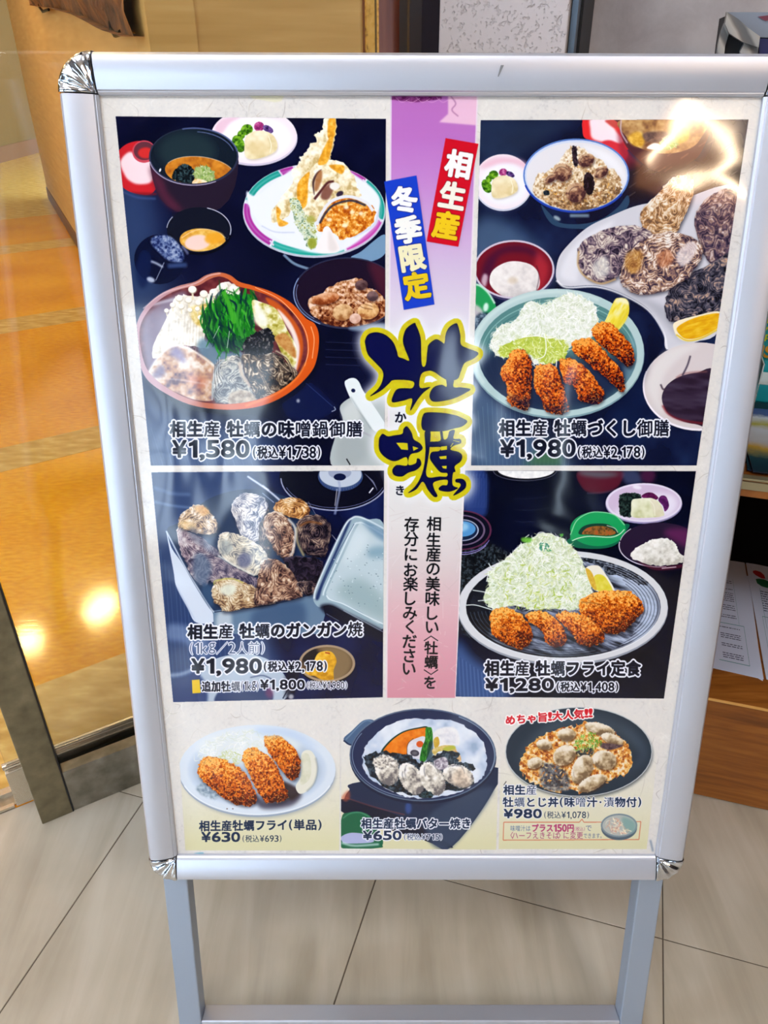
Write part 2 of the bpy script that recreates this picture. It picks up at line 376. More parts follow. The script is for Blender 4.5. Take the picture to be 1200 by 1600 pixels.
def cutlet(pts, cols=FRY, clip=None):
    p = np.array(pts, np.float32)
    P(p+[1.5, 3], (14, 12, 24), .55, 2, clip=clip)
    mk = N(p, cols, 2.4, 1.45, 3, clip=clip, shade=.75, rag=.9)
    m, x0, y0 = mk; r = np.random.default_rng(int(p.sum())); ys, xs = np.nonzero(m > .7)
    for k in r.integers(0, len(xs), int(len(xs)/26)):
        x, y = (xs[k]+x0)/CS+CX0, (ys[k]+y0)/CS+CY0; t = r.random()*6.28; l = r.random()*2+.9
        L([(x, y), (x+l*math.cos(t), y+l*math.sin(t))], r.random()*.7+.6, [(255, 186, 92), (236, 140, 44), (86, 26, 12), (120, 40, 14), (250, 164, 60)][int(r.integers(0, 5))], .6, smooth=False, clip=clip)
def shreds(pts, n, cols, lmin=7, lmax=22, w=1.1, clip=None, base=None, spread=3., ang=None, sang=3.14, seed=3, over=2.5):
    """a heap of thin curled strips"""
    q = spline(pts); mk = raster([q])
    if base: N(pts, base, 5, 1.2, 3, clip=clip, rag=1.2)
    m, x0, y0 = mk; r = np.random.default_rng(seed); ys, xs = np.nonzero(m > .5)
    ks = r.integers(0, len(xs), n)
    for k in ks:
        x, y = (xs[k]+x0)/CS+CX0, (ys[k]+y0)/CS+CY0
        t = (r.random()*6.28 if ang is None else math.radians(ang)+r.normal()*sang); l = lmin+r.random()*(lmax-lmin); b = r.normal()*l*.3
        dx, dy = math.cos(t), math.sin(t)
        c = cols[int(r.integers(0, len(cols)))]
        L([(x-dx*l/2, y-dy*l/2), (x-dy*b*.5, y+dx*b*.5), (x+dx*l/2, y+dy*l/2)], w*(.6+r.random()*.8), c, .55+.4*r.random(), taper=True, clip=clip)
SHELL = [(32, 28, 44), (74, 62, 82), (118, 100, 110), (160, 140, 132), (206, 190, 178), (238, 228, 220)]
def shell(pts, cols=SHELL, lay=7, seed=1, clip=None, hl=(236, 226, 216), dk=(34, 26, 40)):
    """a closed oyster: mottled body, wavy growth ridges that follow its rim"""
    p = np.array(pts, np.float32); r = np.random.default_rng(seed)
    P(p+[2, 3], (6, 6, 22), .6, 2.5, clip=clip)
    q = spline(p); q = spline(q[::3], 3)+0; q = q+r.normal(0, .8, q.shape)
    mk = raster([q])
    if mk is None: return
    if clip is not None: mk = mul(mk, clip)
    m, x0, y0 = mk; h, w = m.shape
    yy, xx = np.mgrid[0:h, 0:w].astype(np.float32); X = (xx+x0)/CS+CX0; Y = (yy+y0)/CS+CY0
    c = p.mean(0)+(r.random(2)-.5)*.45*(p.max(0)-p.min(0)); dx, dy = X-c[0], Y-c[1]
    th = np.arctan2(dy, dx); qt = np.arctan2(q[:, 1]-c[1], q[:, 0]-c[0]); qr = np.hypot(q[:, 0]-c[0], q[:, 1]-c[1]); o = np.argsort(qt)
    R = np.interp(th, qt[o], qr[o], period=2*math.pi); k = np.hypot(dx, dy)/np.maximum(R, 1)
    n1 = fbm(w, h, 20*CS, seed*13+1, 2, .4); n2 = fbm(w, h, 7*CS, seed*13+2, 2, .4); n3 = fbm(w, h, 2.4*CS, seed*13+3, 2)
    ph = k*lay*.8+(n1-.5)*4.6+(n2-.5)*1.5
    rd = 1-2*np.abs(ph-np.floor(ph)-.5); rd = rd**1.6
    fine = np.abs(((ph*2.6+(n2-.5)*1.2) % 1)-.5)*2
    side = (-(dx)*.5-(dy)*.85)/np.maximum(R, 1)
    v = .16+.9*(n2-.5)+.50*rd+.22*fine+(n3-.5)*.35+side*.14
    comp(mk, ramp(v, cols))
    cut = np.clip(1-np.abs(ph-np.floor(ph)-.5)*-1-0, 0, 1)*0+np.clip((.10-np.abs((ph % 1)-.0))/.10, 0, 1)
    comp((m*cut*.75*(n1 > .40), x0, y0), dk)
    e = np.clip((k-.93)/.07, 0, 1)*np.clip(.5-side, 0, 1); comp((m*e*.5, x0, y0), dk)
    e = np.clip((k-.93)/.07, 0, 1)*np.clip(side-.1, 0, 1); comp((m*e*.7*(n2 > .45), x0, y0), hl)
def bowl(cx, cy, rx, ry, rim, inner, w=3, depth=0, body=None, clip=None):
    if body:
        P(np.vstack([ell(cx, cy, rx, ry, 0, 0, 180, 20), ell(cx, cy+depth, rx*.62, ry*.7, 0, 180, 0, 16)[::-1]*1.0]), body, smooth=False, clip=clip)
    E(cx, cy, rx, ry, rim, clip=clip); E(cx, cy, rx-w, ry-w*.85, inner, clip=clip)

# ---- lettering: outlines are taken from Blender's own built-in font
_gl = {}
def glyph(ch):
    if ch in _gl: return _gl[ch]
    if ch == '1':
        o = np.array([(.16, 0), (.27, 0), (.27, .70), (.19, .70), (.12, .62), (.02, .57), (.02, .48), (.16, .53)], float); _gl[ch] = ([o], (.02, 0, .27, .70)); return _gl[ch]
    cu = bpy.data.curves.new('lettering', 'FONT'); cu.body = ch; cu.resolution_u = 4
    ob = bpy.data.objects.new('lettering', cu); S.collection.objects.link(ob)
    dg = bpy.context.evaluated_depsgraph_get()
    c2 = ob.evaluated_get(dg).to_curve(dg)
    out = []
    for sp in c2.splines:
        bp = sp.bezier_points; n = len(bp); pts = []
        for i in range(n):
            a, b = bp[i], bp[(i+1) % n]
            p0, p1, p2, p3 = (np.array(v[:2]) for v in (a.co, a.handle_right, b.handle_left, b.co))
            for t in (0, .25, .5, .75):
                pts.append((1-t)**3*p0+3*(1-t)**2*t*p1+3*(1-t)*t*t*p2+t**3*p3)
        if pts: out.append(np.array(pts))
    bpy.data.objects.remove(ob); bpy.data.curves.remove(cu)
    if out:
        A = np.vstack(out); bb = (A[:, 0].min(), A[:, 1].min(), A[:, 0].max(), A[:, 1].max())
    else: bb = (0, 0, .3, .1)
    _gl[ch] = (out, bb); return _gl[ch]
LAT = set('¥1234567890,kg!.')
DENSE = set('蠣御膳鍋噌産焼漬')
def line_contours(s, x0, x1, ytop, ybot, dy=0., pick=None):
    """fit a string into the box x0..x1, ytop..ybot; dy lifts the right end"""
    adv = []
    for ch in s:
        if ch == ' ': adv.append(.35); continue
        o, b = glyph(ch)
        if ch in '(（': adv.append(.45)
        elif ch in ')）': adv.append(.45)
        elif ch in '〈〉': adv.append(.5)
        elif ch == '¥': adv.append(.72)
        elif ch in ',.': adv.append(.30)
        elif ch in '!': adv.append(.4)
        elif ch == '1': adv.append(.5)
        elif ch in LAT: adv.append(.66)
        elif ch == '·': adv.append(.5)
        else: adv.append(1.)
    tot = sum(adv); sx = (x1-x0)/tot; x = x0; H = ybot-ytop; out = []
    for ch, a in zip(s, adv):
        if ch != ' ' and (pick is None or (ch in DENSE) == pick):
            o, b = glyph(ch); w, h = b[2]-b[0], b[3]-b[1]
            cell = sx*a
            if ch in LAT and ch not in ',.': gh = H*.92; gb = ybot-H*.04; kx = cell*(.84 if ch != '1' else .66)/w; ky = gh/h
            elif ch in ',.': ky = H*.28/h; kx = cell*.6/w; gb = ybot+H*.12
            elif ch in '()': kx = cell*.5/w; ky = H*1.0/h; gb = ybot+H*.02
            elif ch in 'ー': kx = cell*.82/w; ky = kx; gb = ybot-H*.42
            elif ch in '·': kx = ky = H*.14/h; gb = ybot-H*.42
            else:
                kx = sx*.98; ky = H/.92; gb = None
            t = (x+cell/2-x0)/(x1-x0+1e-6); yo = -dy*t
            for c in o:
                if gb is None:
                    X = x+cell/2+(c[:, 0]-.5)*kx; Y = ybot-(c[:, 1]+.08)*ky
                else:
                    X = x+cell/2+(c[:, 0]-(b[0]+b[2])/2)*kx; Y = gb-(c[:, 1]-b[1])*ky
                out.append(np.stack([X, Y+yo], 1))
        x += sx*a
    return out
def text(s, x0, x1, ytop, ybot, col=(10, 14, 34), bold=.55, out=0., ocol=(238, 240, 250), dy=0., a=1., glow=0):
    ms = []
    for pick in (False, True):
        c = line_contours(s, x0, x1, ytop, ybot, dy, pick)
        if not c: continue
        bd = bold*(.5 if pick else 1.); mk = raster(c, 4, 4); ms.append(dilate(mk, bd*CS) if bd > .2 else mk)
    X0, Y0 = min(m[1] for m in ms), min(m[2] for m in ms); X1, Y1 = max(m[1]+m[0].shape[1] for m in ms), max(m[2]+m[0].shape[0] for m in ms)
    f = np.zeros((Y1-Y0, X1-X0), np.float32)
    for m, a_, b_ in ms: v = f[b_-Y0:b_-Y0+m.shape[0], a_-X0:a_-X0+m.shape[1]]; np.maximum(v, m, out=v)
    f = (f, X0, Y0)
    if glow:
        comp(soften(dilate(f, (out+1)*CS), glow*CS), ocol, .6)
    if out: comp(dilate(f, out*CS), ocol, 1)
    comp(f, col, a)
def charat(ch, cx, cy, size, rot=0, col=(10, 14, 34), bold=.5, out=0, ocol=(240, 240, 240), sx=1., sy=1.):
    o, b = glyph(ch); mx, my = (b[0]+b[2])/2, (b[1]+b[3])/2; k = size; r = math.radians(rot); cs = []
    for c in o:
        X = (c[:, 0]-mx)*k*sx; Y = -(c[:, 1]-my)*k*sy
        cs.append(np.stack([cx+X*math.cos(r)-Y*math.sin(r), cy+X*math.sin(r)+Y*math.cos(r)], 1))
    mk = raster(cs, 4, 4); f = dilate(mk, bold*CS) if bold else mk
    if out: comp(dilate(f, out*CS), ocol)
    comp(f, col)

def Q(ox, oy, k):          # traced in enlarged views: local coordinates -> sheet coordinates
    return lambda *p: [(ox+x/k, oy+y/k) for x, y in zip(p[::2], p[1::2])]
NAVY = (9, 12, 34)
PANELS = dict(p1=[(181, 182), (603, 186), (600.5, 727), (236, 727)], p2=[(751, 188), (1169, 187), (1088, 727), (736, 727)],
              p3=[(237, 738), (600, 735), (598, 1089), (271, 1096.5)], p4=[(727, 735), (1087, 736), (1037, 1091), (712, 1088)],
              b1=[(275, 1104), (532, 1104), (530, 1328), (290, 1328)], b2=[(533, 1104), (781, 1104), (775, 1327), (533, 1325)],
              b3=[(784, 1102), (1036, 1101), (1010, 1326), (779, 1326)], strip=[(610, 148), (747, 149), (712, 1090), (603, 1090)])
def paint_paper():
    n = fbm(CW, CH, 60, 5, 4); n2 = fbm(CW, CH, 7, 9, 3)
    canvas[:] = ramp((n*.5+n2*.5-.5)*.9+.5, [(196, 192, 190), (220, 217, 214), (226, 222, 217), (236, 233, 229)])
    r = np.random.default_rng(11)
    for k in range(1500):
        x = r.uniform(140, 1200); y = r.uniform(145, 1345)
        if 250 < x < 1050 and 215 < y < 1060: continue
        t = r.random()*6.28; l = r.uniform(6, 42); b = r.normal()*5
        L([(x, y), (x+l*.5*math.cos(t)-b*math.sin(t), y+l*.5*math.sin(t)+b*math.cos(t)), (x+l*math.cos(t), y+l*math.sin(t))], r.uniform(.4, 1.3),
          [(190, 184, 176), (172, 160, 150), (240, 238, 236), (200, 196, 186), (158, 150, 148)][int(r.integers(0, 5))], r.uniform(.35, .75), taper=True)
def clip_to(k):
    global CLIP
    CLIP = fullmask([PANELS[k]]) if k else None

def photo_hotpot():
    clip_to('p1')
    N([(170, 170), (620, 170), (620, 740), (170, 740)], [(3, 5, 26), (6, 9, 38), (12, 17, 52)], 60, 1, 3, smooth=False)
    P([(170, 300), (235, 290), (262, 470), (232, 520), (262, 640), (420, 665), (420, 740), (170, 740)], (52, 74, 118), .75, 22)
    P([(225, 650), (400, 690), (400, 740), (225, 740)], (96, 120, 160), .45, 14)
    for k in range(26): L([(215+k*7, 655+k % 5*4), (235+k*7, 730)], 1.2, (120, 140, 176) if k % 2 else (50, 66, 104), .22)
    A = Q(180, 140, 5.333)
    # red lid
    P(A(10, 560, 50, 490, 120, 445, 220, 430, 320, 470, 380, 600, 360, 780, 300, 870, 200, 870, 110, 845, 50, 790, 20, 680), (196, 32, 40))
    P(A(45, 600, 120, 520, 200, 560, 310, 600, 310, 760, 200, 790, 120, 760, 75, 700), (244, 222, 228), .96, 1.6)
    P(A(60, 800, 150, 850, 330, 860, 330, 880, 180, 872), (120, 20, 30), .7, 1)
    E(225.5, 237, 18.5, 17.5, (200, 70, 86)); E(226, 236, 16.5, 14.5, (96, 46, 58)); E(228, 239, 12, 8.5, (206, 44, 44), soft=.8)
    L(A(60, 850, 190, 900, 340, 910), 3, (60, 80, 130), .7, 1)
    # plate of pickles
    E(397, 216, 68, 43.5, (206, 196, 216)); E(397, 213, 67, 43, (242, 228, 236)); E(399, 216, 57, 34, (246, 240, 246), soft=3)
    P([(336, 200), (350, 186), (375, 183), (360, 192), (345, 210)], (226, 180, 204), .7, 2)
    pickles(380, 205, 1.0)
    # black soup bowl
    P(A(283, 560, 292, 640, 312, 740, 345, 850, 380, 915, 430, 965, 500, 1010, 600, 1030, 700, 1035, 800, 1025, 880, 990, 950, 920, 1000, 810, 1022, 700, 1030, 600, 1020, 540), (34, 24, 42), smooth=False)
    P(A(290, 640, 330, 800, 420, 950, 500, 1010, 560, 1000, 440, 860, 400, 760), (88, 34, 56), .8, 4)
    E(303, 245, 70, 45, (44, 48, 74)); E(303, 244, 67.5, 43, (16, 26, 40)); E(292, 236, 46, 30, (30, 46, 54), .6, soft=7)
    cl = raster([ell(303, 244.5, 66, 42.5)])
    N(ell(312, 269, 54, 24, 6), [(150, 80, 28), (196, 118, 32), (220, 146, 48)], 8, .9, clip=cl)
    ring(312, 269, 54, 24, 1.1, (214, 190, 160), 200, 350, 6, .8, clip=cl)
    N(A(480, 700, 530, 640, 590, 620, 650, 660, 665, 720, 640, 790, 560, 780, 490, 750), [(4, 8, 14), (16, 28, 34), (60, 84, 90)], 2.4, 1.6, clip=cl, rag=.8)
    shreds(A(650, 700, 690, 640, 760, 640, 820, 690, 830, 770, 700, 770), 40, [(120, 160, 60), (170, 200, 110), (220, 226, 190), (90, 130, 50)], 3, 8, 1.5, clip=cl, base=[(120, 150, 80), (190, 200, 140)])
    N(A(650, 760, 700, 745, 770, 770, 740, 795, 650, 790), [(230, 190, 120), (250, 236, 220)], 4, clip=cl)
    ring(303, 245, 69.5, 44.5, 1.6, (178, 166, 196), 60, 170, 0, .9); ring(303, 244.5, 69, 44, 2.4, (84, 98, 146), 255, 350, 0, .8); ring(303, 246, 64, 40, 1.1, (120, 136, 190), 275, 345, 0, .8)
    E(250.5, 266, 1.5, 3, (240, 240, 250), 20)
    # glass bowl with egg
    E(311, 359, 50, 35, (14, 18, 34), .8); cl = raster([ell(311, 359, 49, 34)])
    N(ell(317, 376, 36, 19, 4), [(206, 140, 46), (226, 170, 66), (240, 200, 110)], 7, clip=cl); E(309, 379, 20, 12, (238, 206, 196), -6, clip=cl, soft=1); E(335, 372, 15, 9, (232, 160, 36), -10, .9, 1.5, clip=cl)
    L([(284, 372), (300, 362), (318, 358), (340, 362), (353, 372)], 1.1, (240, 216, 190), .7)
    ring(311, 359, 50, 35, 1.2, (180, 184, 206), 185, 215); ring(311, 359, 50, 35, 1.3, (206, 208, 226), 285, 385); ring(311, 361, 50, 36, 3, (3, 4, 14), 10, 150)
    # dark mottled lid
    E(250, 405, 40, 39, (6, 12, 42)); P([(212, 420), (222, 392), (236, 400), (232, 440), (220, 450)], (12, 26, 70), .8, 3)
    N(A(300, 1250, 360, 1212, 460, 1225, 540, 1300, 575, 1400, 540, 1440, 440, 1420, 380, 1370, 320, 1310), [(16, 26, 80), (90, 110, 160), (170, 184, 214)], 4, 1.7, 3, soft=1.2, a=.9)
    L(A(300, 1430, 350, 1450, 400, 1480), 3, (210, 220, 240), .8, .8); L(A(440, 1470, 600, 1460), 7, (70, 96, 150), .6, 1.5); L(A(410, 1440, 340, 1590), .9, (200, 206, 224), .8); E(236, 437, 6.5, 4, (190, 200, 222), 20, .9, 1)
    L(A(560, 1300, 610, 1370), 4, (110, 116, 160), .8, 1)
    # dish of fritters
    B = Q(380, 140, 5.217)
    P(B(880, 1370, 960, 1320, 1150, 1180, 1160, 1330, 1040, 1400), (120, 156, 190), .95); L(B(330, 1345, 420, 1420, 560, 1470), 4, (140, 170, 196), .8, .6)
    E(491, 331, 111.5, 72, (188, 192, 208)); E(491, 328, 111, 72, (226, 230, 240))
    T, M = (22, 150, 138), (166, 40, 150)
    for a0, a1, c in ((192, 240, T), (240, 252, M), (296, 318, M), (320, 372, T), (14, 62, (196, 66, 168)), (64, 128, (30, 160, 146)), (130, 188, M)):
        L(ell(491, 328, 105, 66.5, 0, a0, a1, 20), 9.5, c, 1, .5, False); L(ell(491, 328, 105, 66, 0, a0, a1, 20), 2.2, (210, 236, 236), .35, .8, False)
    for k in (190, 240, 254, 296, 319, 373, 63, 129): p = ell(491, 328, 105, 66.5, 0, k, k+1, 2)[0]; L([(p[0]-3, p[1]-4), (p[0]+3, p[1]+4)], 2.5, (214, 206, 226))
    E(492, 328, 99, 59, (228, 232, 246)); P(B(30, 830, 120, 860, 420, 640, 700, 590, 960, 730, 1100, 860, 1110, 980, 1060, 1130, 760, 1330, 420, 1290, 180, 1130, 60, 980), (232, 236, 248), 1, 1)
    L(B(150, 1110, 260, 1160, 420, 1165), 1.6, (180, 190, 214), .7, .6); L(B(1110, 980, 1060, 1110, 900, 1200), 3, (176, 184, 206), .6, 1)
    CR = [(196, 168, 110), (226, 208, 162), (244, 234, 206), (252, 248, 232)]
    N(B(668, 232, 755, 232, 752, 390, 712, 520, 700, 600, 560, 680, 540, 760, 420, 960, 250, 1090, 240, 980, 400, 760, 400, 660, 470, 580, 455, 550, 510, 520, 540, 440, 600, 420, 580, 360, 640, 330), CR, 6.5, 1.2, 3, rag=1.1, shade=.3)
    N(B(560, 640, 680, 580, 800, 590, 890, 680, 930, 800, 960, 870, 860, 900, 700, 950, 600, 1080, 480, 1040, 500, 850), CR, 6.5, 1.2, 3, rag=1, shade=.3)
    for q in (B(700, 240, 752, 235, 745, 380, 690, 390), B(700, 400, 735, 390, 715, 500, 680, 600, 610, 610, 640, 520), B(450, 760, 540, 670, 530, 760, 520, 930, 470, 970, 440, 880), B(700, 620, 820, 620, 800, 690), B(270, 960, 310, 990, 300, 1050, 370, 1090, 290, 1110)):
        N(q, [(206, 130, 20), (236, 160, 30), (250, 196, 80)], 5, 1.2, soft=.6, a=.92)
    N(B(380, 900, 450, 900, 500, 1000, 560, 1050, 600, 1180, 590, 1290, 530, 1290, 480, 1180, 420, 1080), [(110, 140, 110), (190, 206, 180), (226, 232, 216), (150, 160, 70)], 3.5, 1.6, rag=1)
    E(488, 380, 7, 8.5, (142, 152, 40), a=.9, soft=1); E(486, 343, 7, 6, (164, 160, 60), a=.8, soft=1.4)
    L(B(580, 860, 572, 760, 600, 690, 640, 650), 3.6, (58, 34, 40), .95, .5, taper=True); P(B(600, 690, 640, 660, 640, 740, 600, 830, 580, 800), (150, 86, 40), .8, 1)
    L(B(580, 895, 640, 820, 690, 760, 740, 750), 4, (72, 26, 30), .95, .6); P(B(640, 830, 700, 770, 740, 790, 700, 890, 640, 890), (120, 70, 60), .9, 1); E(523, 291, 8, 6, (236, 232, 226), soft=.7); E(531, 303, 6, 4, (50, 36, 56), -30, soft=.6)
    OR = [(166, 72, 20), (212, 118, 26), (232, 158, 60), (246, 214, 150)]
    N(B(605, 1105, 640, 1000, 720, 920, 860, 880, 980, 910, 1070, 970, 1060, 1080, 960, 1160, 800, 1225, 760, 1180, 620, 1150), OR, 4, 1.7, rag=.8)
    L(B(600, 1105, 640, 1010, 720, 910, 860, 872, 1000, 920, 1060, 990), 5, (226, 226, 232)); L(B(625, 1090, 670, 1010, 740, 940, 880, 905, 1000, 945), 3.4, (48, 46, 66), .95, .5)
    for q in ((840, 960), (890, 1000), (830, 1110), (960, 1010), (700, 1060)): E(380+q[0]/5.217, 140+q[1]/5.217, 4, 3, (250, 236, 206), a=.9, soft=1)
    P(B(660, 1125, 700, 1120, 745, 1200, 785, 1310, 690, 1335, 590, 1310, 640, 1190), (242, 236, 236)); P(B(700, 1150, 740, 1220, 770, 1300, 700, 1310), (226, 216, 214), .8, 2)
    # rice bowl
    E(542, 458, 84, 56, (40, 44, 70)); E(542, 457, 81, 53, (26, 14, 36)); cl = raster([ell(542, 457, 81, 54)])
    P([(575, 410), (604, 420), (604, 470), (590, 450)], (78, 26, 44), .8, 5, clip=cl)
    G = Q(400, 420, 5.162)
    RC = [(70, 24, 16), (130, 66, 34), (180, 120, 76), (214, 166, 128), (240, 210, 190)]
    N(G(440, 350, 430, 240, 520, 200, 620, 130, 720, 95, 850, 80, 900, 150, 980, 180, 1045, 280, 1045, 440, 900, 480, 700, 475, 560, 440), RC, 4, 1.3, rag=1, clip=cl, shade=.3)
    for x, y, rx, ry, c in ((560, 240, 22, 9, [(120, 50, 20), (196, 120, 70), (226, 176, 140)]), (700, 350, 16, 13, [(150, 94, 50), (206, 160, 110), (232, 196, 150)]), (905, 340, 17, 13, [(160, 96, 50), (216, 166, 106), (236, 200, 150)]), (850, 130, 10, 8, [(60, 36, 40), (120, 90, 90)]), (940, 220, 9, 8, [(70, 50, 56), (130, 100, 100)]), (800, 400, 9, 8, [(200, 150, 130), (236, 206, 190)])):
        E(400+x/5.162+1, 420+y/5.162+2, rx, ry, (50, 16, 14), -8, .5, 1, clip=cl); N(ell(400+x/5.162, 420+y/5.162, rx, ry, -10), c, 7, 1.2, shade=.4, clip=cl)
    for k in range(5): L(G(790, 190+k*18, 860, 240+k*18, 940, 280+k*12), .9, (226, 190, 160) if k % 2 else (90, 40, 30), .7)
    ring(542, 458, 83, 55.5, 1.4, (140, 160, 206), 120, 205); ring(542, 458, 79, 52, .8, (130, 150, 196), 130, 195); P(G(760, 470, 1040, 440, 1045, 490, 800, 500), (150, 176, 200), .7, 1.5)
    # tray line and stove
    for k in range(4): L(G(560, 590+k*60, 840, 600+k*60), 1, (90, 100, 140), .35, .6)
    P(G(200, 1000, 400, 890, 640, 1100, 640, 1140, 480, 1230, 260, 1200), (14, 24, 70), .8, 4); L(G(380, 900, 620, 1110), 1, (70, 90, 150), .5); L(G(630, 1110, 640, 1135, 610, 1150), 1.4, (200, 210, 230), .8)
    E(466, 626, 2.6, 3, (200, 206, 216), a=.8, soft=.8); P([(224, 620), (262, 655), (330, 668), (332, 690), (270, 690), (225, 660)], (30, 52, 100), .6, 5)
    # hot pot
    rim = [(213, 512), (226, 482), (250, 460), (278, 447), (305, 440), (322, 430), (342, 425.5), (360, 430), (374, 440), (395, 446), (425, 456), (455, 473), (478, 497), (492, 506), (498.5, 525), (496, 556), (487, 580), (462, 606), (430, 626), (395, 637), (350, 640), (300, 633), (258, 614), (228, 590), (216, 555)]
    P([(x+4, y+6) for x, y in rim], (6, 8, 24), .8, 3)
    mkr = raster([spline(rim)]); gx = np.clip((np.arange(mkr[0].shape[1])/CS-40)/190, 0, 1)
    comp(mkr, ramp(np.tile(gx, (mkr[0].shape[0], 1)), [(190, 150, 160), (186, 110, 90), (206, 92, 36), (212, 84, 22)]))
    inn = [(219, 513), (232, 486), (256, 464), (282, 452), (310, 446), (326, 437), (342, 432), (356, 436), (372, 447), (395, 453), (425, 464), (450, 481), (470, 506), (480, 536), (477, 566), (462, 590), (434, 611), (395, 626), (350, 631), (302, 625), (262, 606), (233, 581), (221, 548)]
    cl = raster([spline(inn)]); N(inn, [(60, 18, 30), (96, 34, 40), (130, 60, 60)], 14, 1.2)
    P([(222, 512), (240, 480), (290, 455), (280, 490), (250, 560), (240, 600), (226, 560)], (136, 126, 150), .85, 4, clip=cl)
    L([(232, 478), (262, 470), (284, 466)], 4, (206, 206, 220), .8, 1.5, clip=cl)
    P([(415, 465), (440, 478), (466, 510), (474, 540), (468, 572), (458, 590), (466, 545), (450, 510), (430, 488)], (196, 84, 30), 1, 1, clip=cl); P([(433, 482), (455, 505), (468, 540), (464, 575), (460, 578), (458, 530), (446, 506)], (240, 226, 222), .95, 1, clip=cl)
    L([(399, 449), (440, 470), (474, 510), (482, 545), (476, 572)], 1.1, (255, 206, 160), .8); L([(486, 510), (491, 530), (488, 560)], 1.6, (250, 180, 120), .8); L([(384, 634), (430, 616), (462, 592), (478, 566)], 2.4, (244, 140, 60), .8, .8)
    L([(224, 482), (256, 458), (305, 443), (326, 431), (345, 427)], 1.6, (226, 196, 200), .9, .4)
    H = Q(200, 420, 5.16)
    N(H(380, 230, 420, 210, 520, 220, 640, 200, 700, 160, 780, 105, 890, 150, 900, 270, 700, 300, 650, 430, 620, 560, 640, 640, 420, 620, 250, 720, 200, 700, 210, 600, 300, 420, 340, 320), [(196, 186, 170), (226, 218, 204), (240, 236, 226), (250, 248, 242)], 7, 1.2, clip=cl, rag=.8)
    for k in range(26):
        x = 330+k*12; L(H(x, 360+k % 5*20, x-30+k, 600+k % 4*20), 1.2, (206, 196, 178) if k % 2 else (252, 250, 246), .6, .4, clip=cl)
    N(H(520, 300, 620, 280, 690, 250, 790, 210, 800, 260, 660, 320, 640, 440, 600, 470, 540, 440, 500, 360), [(190, 150, 40), (222, 196, 110), (236, 220, 160)], 5, 1.4, soft=1.5, a=.85, clip=cl)
    for x, y, r in ((520, 165, 6.8), (612, 200, 6.6), (312, 335, 3.8), (585, 390, 4.6), (643, 352, 4.6), (490, 250, 5.4), (415, 235, 5.6), (568, 270, 5), (560, 320, 4), (430, 300, 5), (690, 190, 7), (770, 140, 7.5), (850, 160, 7), (500, 330, 4), (360, 290, 4.4), (640, 255, 5)):
        cx, cy = 200+x/5.16, 420+y/5.16; L([(cx, cy), (cx+1, cy+r*2.4)], r*.45, (226, 214, 180), .9); E(cx+.4, cy+1.1, r, r*.86, (186, 172, 148), a=.8, soft=.5); E(cx, cy, r*.93, r*.8, (246, 240, 228)); E(cx-r*.2, cy-r*.25, r*.45, r*.35, (255, 255, 252), a=.8, soft=.6)
    P(H(600, 560, 720, 600, 780, 650, 920, 660, 900, 760, 700, 790, 560, 660), (104, 138, 160), .9, 3, clip=cl)
    TF = [(96, 74, 90), (166, 126, 116), (200, 160, 130), (222, 200, 184), (236, 226, 214)]
    N(H(160, 850, 240, 720, 340, 630, 440, 620, 540, 660, 700, 780, 680, 920, 690, 1050, 560, 1060, 420, 1010, 280, 950, 170, 890), TF, 12, 1.3, 3, clip=cl, soft=.6, shade=.2)
    P(H(340, 660, 400, 630, 450, 690, 460, 760, 360, 700), (110, 104, 160), .7, 3, clip=cl); P(H(200, 850, 260, 780, 300, 800, 290, 860, 220, 880), (100, 96, 140), .7, 2.5, clip=cl)
    P(H(480, 860, 620, 880, 640, 940, 540, 960), (196, 110, 80), .6, 4, clip=cl); L(H(160, 850, 240, 720, 340, 635, 440, 620, 560, 680, 700, 785), 3, (240, 238, 230), .8, .8, clip=cl); L(H(200, 890, 380, 890, 640, 930), 1.6, (236, 226, 220), .6, .8, clip=cl)
    OY = [(62, 58, 66), (108, 108, 112), (150, 150, 146), (190, 184, 172), (222, 216, 204)]
    shell(H(700, 780, 780, 720, 900, 700, 940, 830, 1010, 980, 1060, 1060, 880, 1090, 700, 1060, 680, 920), OY, 6, 51, clip=cl)
    N(H(830, 1000, 960, 980, 1040, 1050, 960, 1100, 820, 1100), [(130, 110, 96), (176, 160, 140), (206, 190, 170)], 6, 1.2, clip=cl, soft=1)
    for k in range(7): L(H(700+k*6, 780-k*12, 690+k*9, 860, 700+k*12, 990-k*14), 1.1, (36, 38, 50) if k % 2 else (216, 218, 220), .6, clip=cl)
    L(H(900, 750, 920, 850, 990, 950), 5, (196, 176, 156), .9, 1, clip=cl); L(H(935, 770, 960, 860, 1000, 940), 2, (50, 40, 50), .8, .5, clip=cl); L(H(680, 1060, 690, 900, 730, 780, 780, 730), 2.4, (170, 180, 186), .8, .7, clip=cl)
    P(H(640, 450, 750, 560, 900, 560, 950, 640, 800, 670, 680, 600), (8, 26, 50), .9, 3, clip=cl)
    shreds(H(640, 300, 740, 260, 770, 170, 830, 210, 1000, 210, 1010, 330, 1020, 500, 940, 620, 760, 660, 650, 560, 600, 450), 190, [(16, 110, 20), (34, 150, 34), (70, 180, 50), (8, 60, 36), (10, 84, 26), (4, 36, 46)], 18, 42, 3.6, clip=cl, base=[(8, 60, 34), (30, 130, 34), (70, 170, 50)], ang=82, sang=.28, seed=21)
    P(H(640, 470, 760, 560, 900, 560, 950, 620, 800, 650, 690, 600), (4, 28, 56), .6, 4, clip=cl)
